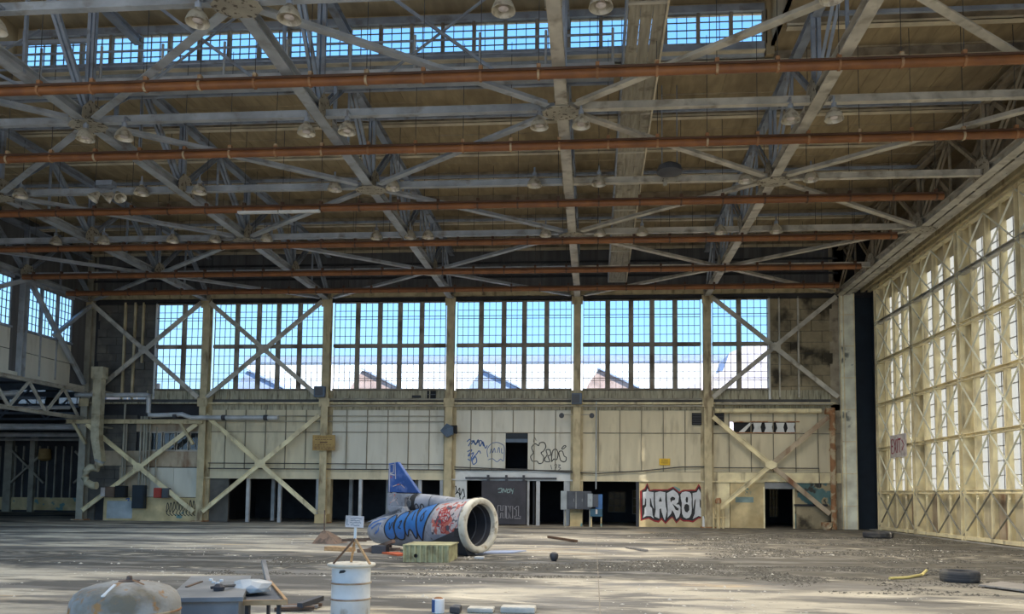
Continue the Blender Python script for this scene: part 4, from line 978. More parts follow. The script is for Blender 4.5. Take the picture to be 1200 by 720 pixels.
bub = [[(-3.35, 3.5), (-3.45, 3.75), (-3.3, 3.95), (-3.4, 4.25), (-3.2, 4.45), (-3.02, 4.35), (-2.95, 4.5), (-2.72, 4.52), (-2.62, 4.3), (-2.75, 4.05), (-2.88, 3.95), (-2.72, 3.7), (-2.8, 3.42), (-3.0, 3.38), (-3.1, 3.5)],
       [(-2.7, 3.6), (-2.55, 3.85), (-2.6, 4.1), (-2.4, 4.12), (-2.35, 3.85), (-2.5, 3.78), (-2.4, 3.5), (-2.6, 3.48)], [(-2.3, 3.5), (-2.25, 4.05), (-2.05, 4.15), (-1.95, 3.9), (-2.02, 3.6), (-2.18, 3.62)],
       [(-1.9, 4.0), (-1.72, 4.05), (-1.62, 3.8), (-1.5, 3.7), (-1.55, 3.5), (-1.78, 3.52), (-1.85, 3.7)], [(-1.75, 4.2), (-1.62, 4.35), (-1.52, 4.32), (-1.66, 4.18)]]
wall_strokes('graffiti', 'paint_black', wb, bub, .045, yg, True, True)
wall_strokes('graffiti', 'cabinet_front', wb, [[(-2.35, 3.3), (-2.28, 3.05)], [(-2.15, 3.28), (-2.08, 3.35), (-2.02, 3.25), (-2.12, 3.02)], [(-1.95, 3.3), (-1.82, 3.3), (-1.92, 3.18), (-1.8, 3.12), (-1.92, 3.02)], [(-3.3, 4.55), (-3.25, 4.8), (-3.15, 4.62)]], .03, yg)
# kerb-wall scribble at the far left, tag on the white strip
yk = YW - .285
random.seed(4)
st = []
for i in range(9):
    x = -23.9 + i * .19; st.append([(x, .55 + random.uniform(-.1, .1)), (x + .05, 1.1 + random.uniform(-.1, .1)), (x + .14, .75), (x + .02, .45), (x + .2, .3)])
wall_strokes('graffiti', 'paint_black', wb, st, .045, yk)
wall_strokes('graffiti', 'paint_blue', wb, [[(-26.3, 1.2), (-26.1, 1.25), (-26.25, .95), (-26.05, 1.0), (-26.15, .7), (-26.0, .75)], [(-26.2, .65), (-26.05, 1.15)]], .07, yk)
B('paint_patch', 'cabinet_side', wb, -27.4, -25.9, yk - .004, yk + .02, .12, 1.1)
wall_strokes('graffiti', 'paint_black', wb, [[(-7.7, 1.9), (-7.55, 2.1), (-7.5, 1.7), (-7.35, 2.0), (-7.3, 1.6), (-7.15, 1.95), (-7.05, 1.5)], [(-7.65, 1.6), (-7.4, 1.75), (-7.25, 1.3), (-7.1, 1.55)], [(-7.6, 1.25), (-7.3, 1.4), (-7.1, 1.1)]], .05, YW - .036)
# EXIT board lettering
ex = bpy.data.objects['door_2']
xl = XD - .266
def ey(a): return 39.4 - a * 1.62
E_ = [[(.16, .82), (.02, .82), (.02, .2), (.17, .2)], [(.02, .52), (.14, .52)]]; X_ = [[(.22, .82), (.40, .2)], [(.40, .82), (.22, .2)]]
I_ = [[(.47, .82), (.47, .2)]]; T_ = [[(.54, .8), (.74, .8)], [(.64, .8), (.64, .2)]]; A_ = [[(.82, .75), (.97, .52), (.82, .28)]]
mb = MB()
for st in E_ + X_ + I_ + T_ + A_: ribbon(mb, [(xl, ey(a), 3.6 + 1.06 * b) for a, b in st], .085, (-1, 0, 0))
mb.build('lettering', 'paint_exit', t if False else bpy.data.objects['exit_board'])

# ---------------------------------------------------------------- the aircraft wreck
R0 = Vector((-3.12, 21.8, .83)); AX = Vector((-.85, .527, 0)).normalized(); SD = Vector((-.527, -.85, 0)).normalized(); UP_ = Vector((0, 0, 1))
TT = [(0, .74, .83), (.4, .74, .82), (1.0, .71, .79), (1.8, .64, .73), (2.6, .55, .66), (3.3, .475, .60), (3.8, .42, .56), (4.1, .37, .54), (4.28, .27, .54), (4.36, .10, .54)]
def lerp(t):
    for i in range(len(TT) - 1):
        if TT[i][0] <= t <= TT[i + 1][0]:
            q = (t - TT[i][0]) / (TT[i + 1][0] - TT[i][0]); return TT[i][1] + q * (TT[i + 1][1] - TT[i][1]), TT[i][2] + q * (TT[i + 1][2] - TT[i][2])
    return (TT[0][1], TT[0][2]) if t < 0 else (TT[-1][1], TT[-1][2])
def hp(t, deg, off=0):
    r, z = lerp(t); a = math.radians(deg); n = SD * math.cos(a) + UP_ * math.sin(a)
    return Vector((R0.x, R0.y, z)) + AX * t + n * (r + off)
def hn(t, deg): a = math.radians(deg); return SD * math.cos(a) + UP_ * math.sin(a)
def loft(ts, degs, off, name, m, parent, smooth=True, closed=False):
    mb = MB(); vs = [hp(t, d, off) for t in ts for d in degs]; n = len(degs); fs = []
    for i in range(len(ts) - 1):
        for k in range(n if closed else n - 1): fs.append((i * n + k, i * n + (k + 1) % n, (i + 1) * n + (k + 1) % n, (i + 1) * n + k))
    return mb.add(vs, fs).build(name, m, parent, smooth)
jet = thing('jet_fuselage_section', 'graffiti covered jet fuselage wreck with a blue tail fin and a big round open end', 'aircraft wreck', (-5, 22.9, 0))
fine = [0.02 + i * .145 for i in range(30)] + [4.36]
hull = loft(fine, [i * 15 for i in range(24)], 0, 'hull', 'hull', jet, True, True)
MB().lathe(hp(4.3, 0, -lerp(4.3)[0]), [(0, .08), (.10, .06), (.26, -.02), (.36, -.2)], 20, AX).build('end_cap', 'hull', jet, True)
MB().lathe(R0, [(.735, .16), (.765, .14), (.77, .02), (.755, -.03), (.735, -.045), (.66, -.05), (.60, -.03), (.585, .02), (.58, .1)], 40, AX).build('intake_ring', 'ring', jet, True)
MB().lathe(R0, [(.585, .06), (.57, .5), (.52, 1.2), (.48, 2.0), (.30, 2.02), (.0, 2.05)], 32, AX).build('duct_liner', 'black_metal', jet, True)
mb = MB()
for i in range(5): mb.lathe(R0, [(.57 - i * .018, .25 + i * .35), (.545 - i * .018, .26 + i * .35), (.545 - i * .018, .29 + i * .35), (.57 - i * .018, .30 + i * .35)], 32, AX)
mb.build('duct_rib', 'cabinet_front', jet, True)
MB().tube([R0 + AX * .5 + UP_ * -.5, R0 + AX * 1.0 + UP_ * -.25 + SD * -.2, R0 + AX * 1.7 + UP_ * -.1], .05, 8).build('inner_vane', 'pipe_silver', jet)
bt = [.12 + .13 * q for q in range(14)]
mb = MB(); vs = []
for t_ in bt:
    s0 = -6 - (t_ - .12) / 1.7 * 42
    vs += [hp(t_, s0 + (-115 - s0) * q / 9, .016) for q in range(10)]
mb.add(vs, [(i * 10 + k, i * 10 + k + 1, i * 10 + k + 11, i * 10 + k + 10) for i in range(13) for k in range(9)]).build('belly_cowl', 'black_metal', jet, True)
MB().slab([hp(.15, -45, .0), hp(1.7, -60, .0), hp(1.7, -60, 0) * 1, Vector((hp(1.75, -70).x, hp(1.75, -70).y, .02)), Vector((hp(.1, -60).x, hp(.1, -60).y, .02))], AX.cross(UP_), .3).build('belly_skid', 'black_metal', jet)
B('access_hole', 'black', jet, *[v for v in (hp(.22, -14, .0).x - .07, hp(.22, -14, 0).x + .07, hp(.22, -14, .02).y - .03, hp(.22, -14, .02).y + .03, hp(.22, -14).z - .12, hp(.22, -14).z + .12)])
loft([.2 + i * .1 for i in range(11)], [-18 + i * 8 for i in range(11)], .006, 'painted_patch', 'hull_red', hull)
random.seed(9)
mb = MB()
for i in range(9):
    c = (random.uniform(.35, 1.1), random.uniform(-8, 55)); a0 = random.uniform(0, 6); pts = []; nn = []
    for q in range(10):
        t_ = c[0] + .12 * math.cos(a0 + q * .6) * random.uniform(.7, 1.1); d_ = c[1] + 9 * math.sin(a0 + q * .6)
        pts.append(hp(t_, d_, .010)); nn.append(hn(t_, d_))
    mb = MB(); ribbon(mb, pts, .028, nn); mb.build('graffiti', 'paint_red', hull)
# the blue letters
def uv(u, v): return (3.3 - 2.0 * u, -34 + 98 * v)
LET = [[(.03, .15), (.0, .5), (.06, .82), (.15, .92), (.21, .75), (.20, .5), (.24, .3), (.25, .12), (.18, .0), (.09, .02)],
       [(.25, .2), (.23, .6), (.29, .92), (.40, .98), (.47, .8), (.45, .5), (.48, .25), (.44, .05), (.36, .0), (.29, .05)],
       [(.48, .35), (.48, .75), (.53, .98), (.62, 1.02), (.67, .8), (.72, .55), (.75, .2), (.70, .05), (.64, .25), (.58, .3), (.53, .12)],
       [(.74, .35), (.70, .7), (.73, .98), (.95, 1.08), (.99, .85), (.94, .5), (.89, .25), (.82, .0), (.78, .12)]]
def hull_poly(name, m, pts, off):
    """a filled shape on the curved hull: fan of small quads between the shape's left and right edge at each height"""
    bm = bmesh.new(); vs = [bm.verts.new((p[0], p[1], 0)) for p in pts]; bm.faces.new(vs)
    for q in range(1, 12):
        bmesh.ops.bisect_plane(bm, geom=bm.verts[:] + bm.edges[:] + bm.faces[:], plane_co=(0, q / 11 * 1.1, 0), plane_no=(0, 1, 0))
    for q in range(1, 20):
        bmesh.ops.bisect_plane(bm, geom=bm.verts[:] + bm.edges[:] + bm.faces[:], plane_co=(q / 19, 0, 0), plane_no=(1, 0, 0))
    bm.verts.index_update(); mb = MB(); mb.add([hp(*uv(v.co.x, v.co.y), off) for v in bm.verts], [tuple(v.index for v in f.verts) for f in bm.faces]); bm.free()
    return mb.build(name, m, hull, True)
for L in LET:
    p = smooth_path(L, 4, True)[:-1]
    hull_poly('graffiti_letter', 'hull_blue', p, .008)
    q = p + [p[0]]; mb = MB(); ribbon(mb, [hp(*uv(*a), .012) for a in q], .05, [hn(*uv(*a)) for a in q]); mb.build('graffiti_outline', 'paint_black', hull)
mb = MB()
for st in ([(.10, .6), (.13, .35), (.17, .6)], [(.33, .55), (.38, .6), (.36, .45), (.33, .4), (.39, .35)], [(.60, .85), (.62, .55)], [(.82, .75), (.86, .6), (.82, .5), (.80, .62), (.85, .8)]):
    mb = MB(); s2 = smooth_path(st, 4); ribbon(mb, [hp(*uv(*a), .013) for a in s2], .035, [hn(*uv(*a)) for a in s2]); mb.build('graffiti', 'paint_black', hull)
mb = MB()
for st in ([(3.95, 10), (3.7, 28), (3.55, 30), (3.6, 0), (3.75, -12)], [(3.95, 38), (3.6, 50), (3.4, 48)], [(4.1, 20), (3.95, 40)]): mb = MB(); ribbon(mb, [hp(a, b, .01) for a, b in st], .06, [hn(a, b) for a, b in st]); mb.build('graffiti', 'paint_blue', hull)
# dorsal pod with a black cap for its end's shade, spine, tail fin
PZ = 1.40
def ax(t, z): return Vector((R0.x, R0.y, z)) + AX * t
MB().lathe(ax(.55, PZ), [(.02, 0), (.12, .1), (.19, .4), (.235, .9), (.27, 1.4), (.285, 1.75), (.285, 2.0), (.25, 2.02), (.24, 1.9)], 24, AX).build('dorsal_pod', 'hull', jet, True)
MB().lathe(ax(2.28, PZ), [(.287, 0), (.292, .12), (.285, .24), (.25, .33), (.15, .39), (0, .41)], 24, AX).build('pod_dark_cap', 'black', jet, True)  # closed black bulge stands in for the dark inside of the opening
MB().lathe(ax(2.5, PZ) + SD * .2, [(.10, 0), (.12, .05), (.1, .09), (.02, .1)], 12, SD).build('pod_fitting', 'cabinet_front', jet, True)
MB().slab([ax(.5, 1.35) - SD * .12, ax(.25, 1.55) - SD * .12, ax(.0, 1.62) - SD * .12, ax(.2, 1.4) - SD * .12], SD, .24).build('torn_fairing', 'black_metal', jet)
def podn(c): return (SD * math.cos(c) + UP_ * math.sin(c))
mb = MB()
for t0 in (2.2, 1.98):
    pts = []; nn = []
    for q in range(13):
        a = q * PI / 6; t_ = t0 + .075 * math.cos(a); b = -.45 + .42 * math.sin(a); pts.append(ax(t_, PZ) + podn(b) * .288); nn.append(podn(b))
    ribbon(mb, pts, .035, nn)
pts = []
mb.build('number', 'paint_black', jet)
mb = MB(); mb.lathe(ax(1.7, PZ), [(.276, 0), (.279, .015), (.276, .03)], 24, AX); mb.build('pod_seam', 'cabinet_front', jet)
FT = Vector((0, 0, 0))
def finpt(t, z, s): return ax(t, z) + SD * s
def fin(poly, th, name, m): return MB().slab([finpt(t, z, -th / 2) for t, z in poly], SD, th).build(name, m, jet, False, .02)
fin([(3.62, 1.72), (3.62, 2.60), (3.24, 2.64), (2.45, 1.84), (2.30, 1.70)], .12, 'tail_fin', 'fin_blue')
fin([(3.64, 1.22), (3.64, 1.70), (2.35, 1.68), (2.9, 1.55), (2.95, 1.1), (3.45, 1.05)], .14, 'fin_root', 'hull')
fin([(3.3, 1.0), (3.4, 1.3), (2.9, 1.3), (2.6, 1.1), (3.9, .95), (4.2, .85)], .3, 'spine_fairing', 'hull')
mb = MB(); sN = SD * 1
for st in ([(3.56, 1.72), (3.56, 2.55), (3.40, 2.57), (3.40, 2.32), (3.54, 2.30)], [(3.34, 2.62), (3.30, 2.12)], [(3.56, 2.28), (3.34, 2.24)]):
    ribbon(mb, [finpt(a, b, .064) for a, b in st], .035, SD)
mb.build('number', 'paint_light', jet)
mb = MB()
for st in ([(3.54, 1.6), (3.3, 1.66), (3.4, 1.45), (3.2, 1.55)], [(3.5, 1.4), (3.3, 1.5), (3.15, 1.35)], [(3.4, 1.9), (3.1, 1.96), (2.9, 1.85)]): mb = MB(); ribbon(mb, [finpt(a, b, .074) for a, b in smooth_path(st)], .03, SD); mb.build('graffiti', 'hull_red', jet)
# under and around it
t = thing('corrugated_crate', 'low olive crate with ribbed sides standing before the fuselage wreck', 'crate', (-4.12, 19.9, 0))
B('body', 'olive', t, -4.69, -3.56, 19.45, 20.7, .0, .40)
for i in range(9): B('rib', 'olive', t, -4.70 + i * .137, -4.655 + i * .137, 19.41, 19.45, .0, .41)
B('lid', 'olive', t, -4.72, -3.53, 19.42, 20.72, .40, .43)
MB().lathe((-4.38, 19.43, .16), [(.045, .0), (.05, -.02), (.0, -.02)], 12, (0, 1, 0)).build('hole', 'black', t)
tag(MB().slab([(-5.9, 21.9, .0), (-5.3, 21.2, 0), (-5.0, 21.35, 0), (-5.5, 22.1, 0)], (0, 0, 1), .05).build('metal_sheet', 'orange_red'), 'faded orange red sheet lying on the floor under the rounded end of the fuselage wreck', 'sheet')
tag(MB().slab([(-3.25, 22.3, 0), (-2.3, 22.9, 0), (-2.0, 23.7, 0), (-3.0, 23.4, 0)], (0, 0, 1), .03).build('flat_board', 'far_blue'), 'pale blue board lying flat behind the round open end of the wreck', 'board')
tag(MB().box(-3.1, -2.85, 20.6, 20.85, 0, .06).build('small_box', 'pipe_silver', None, False, .01), 'small pale blue box on the floor just below the big round ring', 'box')

# ---------------------------------------------------------------- drum with its sign
t = thing('oil_drum', 'white chipped steel drum standing in the foreground below a small sign', 'drum', (-3.38, 10.95, 0))
MB().lathe((-3.38, 10.95, 0), [(0, .0), (.262, 0), (.27, .02), (.268, .22), (.279, .235), (.268, .25), (.266, .44), (.277, .455), (.266, .47), (.268, .66), (.272, .68), (.0, .68)], 36).build('body', 'drum', t, True)
MB().lathe((-3.38, 10.95, .675), [(.0, .0), (.315, 0), (.33, .012), (.335, .03), (.325, .045), (.30, .04), (.0, .03)], 36).build('lid', 'ring', t, True)
for z in (.235, .455): MB().lathe((-3.38, 10.95, z), [(.279, -.012), (.284, 0), (.279, .012)], 36).build('hoop', 'rust_panel', t, True)
mb = MB(); mb.slab([(-3.47, 10.685, .60), (-3.40, 10.683, .61), (-3.37, 10.683, .635), (-3.40, 10.683, .65), (-3.46, 10.685, .64)], (0, -1, 0), .004); mb.build('paint_mark', 'paint_black', t)
t = thing('sign_stand', 'little white sign on an A-shaped timber stand sitting on the white drum', 'sign', (-3.35, 10.95, .72))
for a, b in ((-3.6, 10.82), (-3.08, 10.82), (-3.45, 11.15)): MB().beam((a, b, .72), (-3.34, 10.95, 1.06), .03, .025).build('leg', 'wood' if a > -3.5 else 'wood_dark', t)
MB().beam((-3.34, 10.95, 1.02), (-3.335, 10.95, 1.24), .035, .02).build('post', 'white', t)
B('cross_bar', 'wood_dark', t, -3.52, -3.18, 10.96, 10.98, 1.02, 1.045)
MB().slab([(-3.475, 10.93, 1.225), (-3.215, 10.93, 1.215), (-3.21, 10.93, 1.375), (-3.47, 10.93, 1.385)], (0, -1, 0), .012).build('board', 'sign_white', t)
mb = MB()
for z, a, b in ((1.345, -3.40, -3.24), (1.315, -3.40, -3.26), (1.285, -3.41, -3.25), (1.25, -3.40, -3.27)): ribbon(mb, [(a + i * (b - a) / 8, 10.917, z + random.uniform(-.006, .006)) for i in range(9)], .012, (0, -1, 0))
ribbon(mb, [(-3.45, 10.917, 1.34), (-3.45, 10.917, 1.25), (-3.42, 10.917, 1.26)], .016, (0, -1, 0)); mb.build('faded_marks', 'grey', t)

# ---------------------------------------------------------------- tank, box, tray in the near left corner
tx, ty, tr_ = -3.95, 6.5, .43
t = thing('dome_tank', 'pitted pale metal tank with a rounded top, in the near left corner', 'tank', (tx, ty, 0))
MB().lathe((tx, ty, 0), [(0, 0), (tr_, 0), (tr_, .73), (tr_ - .008, .785), (tr_ - .035, .84), (tr_ - .09, .885), (tr_ - .18, .918), (.14, .938), (0, .945)], 40).build('shell', 'tank', t, True)
MB().lathe((tx + .02, ty, .935), [(.085, 0), (.085, .012), (.025, .018), (.02, .05), (0, .055)], 16).build('cap', 'brown', t, True)
mb = MB(); mb.lathe((tx, ty, .70), [(tr_ + .001, -.012), (tr_ + .006, 0), (tr_ - .004, .012)], 40); mb.build('weld_seam', 'rust', t)
MB().tube([(tx + .08, ty - .05, .955), (tx + .16, ty - .1, .945), (tx + .22, ty - .12, .93)], .006, 6).build('wire', 'rust', t)
MB().slab([(tx + .02, ty - .38, .855), (tx + .05, ty - .38, .855), (tx + .045, ty - .22, .93), (tx + .02, ty - .22, .93)], (0, -.3, 1), .01).build('strap', 'white', t)
t = thing('equipment_box', 'flat topped grey metal box behind the domed tank', 'box', (-3.6, 8.2, 0))
ca, sa = math.cos(math.radians(14)), math.sin(math.radians(14))
def bxp(u, v, z): return (-3.37 - u * ca - v * sa * 1.6, 7.43 - u * sa + v * ca, z)
MB().slab([bxp(.02, .03, 0), bxp(.62, .03, 0), bxp(.62, 1.9, 0), bxp(.02, 1.9, 0)], (0, 0, 1), .66).build('body', 'box_grey', t)
MB().slab([bxp(-.02, -.02, .66), bxp(.66, -.02, .66), bxp(.66, 1.95, .66), bxp(-.02, 1.95, .66)], (0, 0, 1), .04).build('lid', 'box_grey', t)
mb = MB()
tag(MB().tube([bxp(.32, .5, .73), bxp(.2, .55, .74), bxp(.1, .75, .72), bxp(.05, 1.0, .72)], .016, 6).lathe(bxp(.24, .5, .70), [(.05, 0), (.06, .04), (.03, .07), (0, .07)], 10).build('cable_fitting', 'black_metal'), 'black fitting with a bent cable lying on the grey metal box', 'cable')
for i, (u, v) in enumerate(((.35, 1.2), (.28, 1.35), (.4, 1.45), (.3, 1.1))):
    tag(MB().lathe(bxp(u, v, .70), [(0, 0), (.025, 0), (.02, .02), (0, .025)], 7).build('paint_chip', 'white'), 'small white chip on the grey box top, %s' % ('nearest the cable fitting', 'second from the back edge', 'nearest the back edge', 'farthest right')[i], 'chip', 'white chips on the grey box')
tag(MB().slab([bxp(.6, .8, .701), bxp(.5, 1.3, .701), bxp(.47, 1.3, .701), bxp(.57, .8, .701)], (0, 0, 1), .012).build('thin_rod', 'brown'), 'thin dark rod on the grey box top nearest the domed tank', 'rod')
t = thing('broken_tray', 'broken wooden tray with raw edges on a thin leg, right of the grey metal box', 'tray', (-3.4, 8.2, .5))
q = [(-3.40, 7.62, .6), (-3.04, 7.72, .6), (-3.88, 9.3, .6), (-4.1, 9.15, .6)]
MB().slab(q, (0, 0, 1), .02).build('panel', 'cabinet_front', t)
MB().beam((-3.42, 7.60, .62), (-3.02, 7.71, .62), .03, .05).build('edge', 'wood', t); MB().beam((-3.03, 7.71, .62), (-3.87, 9.32, .62), .03, .05).build('edge', 'wood', t)
MB().beam((-3.88, 9.3, .6), (-4.02, 9.45, .87), .05, .04).build('upright', 'wood_grey', t)
for p, z in (((-3.12, 7.75), .6), ((-3.85, 9.25), .6), ((-3.42, 7.7), .6), ((-4.05, 9.15), .6)): MB().beam((p[0], p[1], 0), (p[0], p[1], z), .035, .035).build('leg', 'black_metal', t)
m = bmesh.new(); bmesh.ops.create_icosphere(m, subdivisions=2, radius=.16)
for v in m.verts: v.co = Vector((v.co.x * 1.3, v.co.y * 1.2, v.co.z * .5)) * random.uniform(.8, 1.2)
mb = MB(); mb.add([tuple(Vector((-3.62, 8.25, .70)) + v.co) for v in m.verts], [tuple(v.index for v in f.verts) for f in m.faces]); m.free()
tag(mb.build('plastic_bag', 'plastic'), 'crumpled cloudy plastic bag on the broken tray', 'bag')

# ---------------------------------------------------------------- tyres
def tyre(x, y, r, h, label, first=[None], tilt=0):
    if first[0] is None:
        t = thing('tyre', label, 'tyre', (0, 0, 0), None)
        MB().lathe((0, 0, 0), [(.62, .06), (.66, 0), (.9, .0), (.97, .05), (1, .14), (1, .44), (.97, .53), (.9, .58), (.66, .58), (.62, .52), (.68, .45), (.9, .4), (.9, .18), (.68, .13), (.62, .06)], 32).build('carcass', 'tyre', t, True)
        mb = MB()
        for z in (.18, .29, .40): mb.lathe((0, 0, z), [(1.0, -.03), (1.012, -.025), (1.012, .025), (1.0, .03)], 32)
        mb.build('tread_rib', 'tyre', t, True); first[0] = t
    else:
        t = first[0].copy(); C.objects.link(t); t['label'] = label
        for c in first[0].children: d = c.copy(); d.parent = t; C.objects.link(d)
    t.location = (x, y, 0); t.scale = (r, r, h / .58); t.rotation_euler = (0, 0, random.uniform(0, 3)); return t
tyre(7.47, 16.95, .37, .23, 'dusty tyre lying flat on the gravel in the right foreground')
tyre(11.9, 34.4, .6, .26, 'large dark tyre lying flat near the dark slot and the foot of the glazed doors')

# ---------------------------------------------------------------- floor litter
tag(MB().slab([(7.35, 15.9, .03), (7.75, 15.1, .03), (8.7, 15.5, .03), (8.1, 16.6, .03)], (0, 0, 1), .03).build('loose_panel', 'wood_grey'), 'flat grey panel lying at the right edge behind the dusty tyre', 'panel')
tag(MB().tube([(6.1, 17.0, .04), (6.6, 17.35, .03), (7.1, 17.9, .04), (7.4, 18.4, .09)], .03, 6).build('plastic_strip', 'yellow_strip'), 'pale yellow curved strip on the gravel left of the tyre', 'strip')
tag(MB().beam((-1.74, 30.9, .05), (-.62, 28.4, .05), .12, .08).build('plank', 'wood_dark'), 'dark plank on the floor before the electrical cabinets', 'plank')
tag(MB().beam((1.05, 25.7, .04), (1.6, 24.2, .04), .09, .06).build('plank', 'wood_grey'), 'short grey plank lying right of the black bowl', 'plank')
tag(MB().lathe((-1.01, 20.45, 0), [(0, 0), (.06, 0), (.1, .06), (.115, .13), (.1, .19), (.05, .22), (.04, .19), (0, .17)], 16).build('bowl', 'black_metal', None, True), 'black round pot on the debris right of the ring', 'pot')
t = thing('rusted_hood', 'brown rusted pyramid shaped hood on the floor below the column with the tan sign', 'hood', (-8.9, 26.1, 0))
MB().add([(-9.3, 25.7, 0), (-8.45, 25.6, 0), (-8.3, 26.5, 0), (-9.2, 26.6, 0), (-9.1, 26.1, .40), (-8.95, 26.05, .42), (-8.9, 26.2, .40)], [(0, 3, 2, 1), (0, 1, 5, 4), (1, 2, 6, 5), (2, 3, 4, 6), (3, 0, 4), (4, 5, 6)]).build('hood', 'brown', t)
MB().beam((-9.02, 26.1, .4), (-9.03, 26.12, 1.1), .035, .035).build('rod', 'brown', t)
tag(MB().slab([(-7.85, 22.75, 0), (-7.0, 22.4, 0), (-6.9, 22.7, 0), (-7.7, 23.1, 0)], (0, 0, 1), .12).build('timber_block', 'wood'), 'orange brown timber block on the dirt left of the drum sign', 'timber')
t = thing('scrap_heap_frame', 'dark twisted scrap frame lying behind the white drum', 'scrap', (-6.2, 22.2, 0))
for p, q_ in (((-7.0, 24.5, .3), (-5.6, 24.2, .42)), ((-6.6, 22.6, .0), (-5.6, 22.0, .35)), ((-6.7, 22.2, .05), (-5.5, 22.4, .1)), ((-8.3, 25.9, .12), (-6.0, 24.3, .3)), ((-6.3, 24.3, 0), (-6.3, 24.3, .35)), ((-5.8, 24.25, 0), (-5.8, 24.25, .4))): MB().beam(p, q_, .12, .09).build('bar', 'brown', t)
B('motor_block', 'black_metal', t, -6.2, -5.8, 21.9, 22.3, 0, .22)
t = thing('broken_pallet', 'dark broken pallet pieces on the floor between tray and drum', 'pallet', (-4.3, 11.4, 0))
for i in range(3): MB().beam((-4.55, 11.15 + i * .16, .03), (-4.02, 11.3 + i * .16, .04), .1, .04).build('board', 'wood_grey' if i == 1 else 'wood_dark', t)
MB().beam((-4.2, 11.2, .08), (-4.08, 11.75, .12), .09, .07).build('board', 'black_metal', t)
t = thing('paint_can', 'blue and white tin can standing on the floor right of the drum', 'can', (-2.22, 11.35, 0))
MB().lathe((-2.22, 11.35, 0), [(0, 0), (.088, 0), (.09, .01), (.09, .19), (.082, .2), (.075, .17), (0, .16)], 22).build('tin', 'far_white', t, True)
mb = MB(); mb.add([(-2.22 + .0915 * math.cos(a), 11.35 + .0915 * math.sin(a), z) for z in (.01, .19) for a in [PI * 1.06 + i * .13 for i in range(9)]], [(i, i + 1, i + 10, i + 9) for i in range(8)]); mb.build('label_band', 'paint_blue', t)
MB().lathe((-2.22, 11.35, .16), [(0, .055), (.04, .06), (.08, .035)], 10).build('residue', 'rust', t, True)
tag(MB().slab([(-2.05, 11.3, 0), (-1.88, 11.2, 0), (-1.9, 11.5, 0), (-2.02, 11.55, 0)], (0, 0, 1), .1).build('lump', 'black_metal', None, False, .02), 'black lump on the floor touching the blue and white can', 'lump')
for i, (x, y, sx_, sy_, h_) in enumerate(((-1.62, 11.5, .38, .25, .07), (-1.08, 11.55, .5, .28, .09))):
    tag(MB().box(x - sx_ / 2, x + sx_ / 2, y - sy_ / 2, y + sy_ / 2, 0, h_).build('broken_slab', 'rubble_pale', None, False, .02), ('pale broken slab at the bottom edge nearer the tin can', 'larger pale broken slab at the bottom edge farther from the tin can')[i], 'slab')
# crushed debris: far too many bits to count
def debris(name, label, n, place, smin, smax, m, seed):
    random.seed(seed); mb = MB()
    for i in range(n):
        x, y = place(); s = random.uniform(smin, smax) * (0.6 + random.random() ** 3 * 1.6); a = random.uniform(0, PI)
        c, d = math.cos(a) * s, math.sin(a) * s; h_ = s * random.uniform(.2, .7); k = random.uniform(.4, .9)
        mb.add([(x + c, y + d, 0), (x - d * k, y + c * k, 0), (x - c * .8, y - d, 0), (x + d, y - c * k, 0), (x + c * .1, y + d * .2, h_)], [(0, 1, 4), (1, 2, 4), (2, 3, 4), (3, 0, 4)])
    return tag(mb.build(name, m), label, 'debris', None, 'stuff')
def gx(x0, x1, y0, y1, keep):
    def f():
        while True:
            x, y = random.uniform(x0, x1), random.uniform(y0, y1)
            if keep(x, y): return x, y
    return f
from mathutils import noise as mn
def patchy(x, y, lim=.0): return mn.noise((x * .28, y * .55, 3)) + .5 * mn.noise((x * .9, y * 1.6, 7)) > lim
debris('rubble_strip', 'strip of crushed grey debris across the floor below the wreck and the middle wall', 17000, gx(-8, 8, 15.8, 21.5, lambda x, y: patchy(x, y, -.02) and abs(y - 18.6 - .06 * x + mn.noise((x * .3, 1, 1))) < 2.2), .008, .026, 'rubble', 1)
debris('gravel_spread', 'grey gravel and broken bits spread along the floor at right', 26000, gx(2.5, 14, 14.5, 36, lambda x, y: patchy(x, y, -.05) and x > 2.5 + (36 - y) * .05), .009, .03, 'rubble', 2)
debris('pale_bits', 'pale scattered flakes and tile bits all over the hangar floor', 2200, gx(-14, 13, 10.5, 34, lambda x, y: patchy(x, y, .15)), .008, .03, 'rubble_pale', 3)

# ---------------------------------------------------------------- things on the back wall
t = thing('electrical_cabinets', 'row of dark grey electrical cabinets on thin legs before the middle column', 'cabinet', (-1.0, 42.1, 0))
B('side_box', 'cabinet_side', t, -1.74, -1.42, 41.95, 42.35, .9, 1.88); B('side_door', 'cabinet_side', t, -1.68, -1.48, 41.92, 41.95, 1.0, 1.8)
B('housing', 'cabinet_front', t, -1.42, -.12, 42.0, 42.35, .92, 1.88)
for a in (-1.36, -.92, -.5): B('handle', 'grey', B('door', 'cabinet_front', t, a, a + .38, 41.97, 42.0, .98, 1.82, .01), a + .30, a + .33, 41.94, 41.97, 1.32, 1.48)
B('divider', 'grey', t, -.96, -.90, 41.94, 42.0, .95, 1.85)
for x in (-1.5, -.2): B('leg', 'conduit', t, x - .04, x + .04, 42.1, 42.18, 0, .92)
t = thing('blue_switch_box', 'blue switch box with a pale grey panel, on two yellowish legs right of the cabinets', 'switch box', (.12, 42.1, 0))
B('box', 'blue_box', t, .1, .46, 42.05, 42.3, .95, 1.72); B('lower_box', 'teal_box', t, -.18, .46, 42.0, 42.3, .55, .95)
B('pale_panel', 'cabinet_side', t, -.32, -.06, 41.95, 42.1, 1.05, 1.75); B('dark_panel', 'cabinet_front', t, -.04, .24, 41.97, 42.05, 1.05, 1.72); B('plate', 'sign_white', t, .1, .2, 41.96, 42.0, .68, .92)
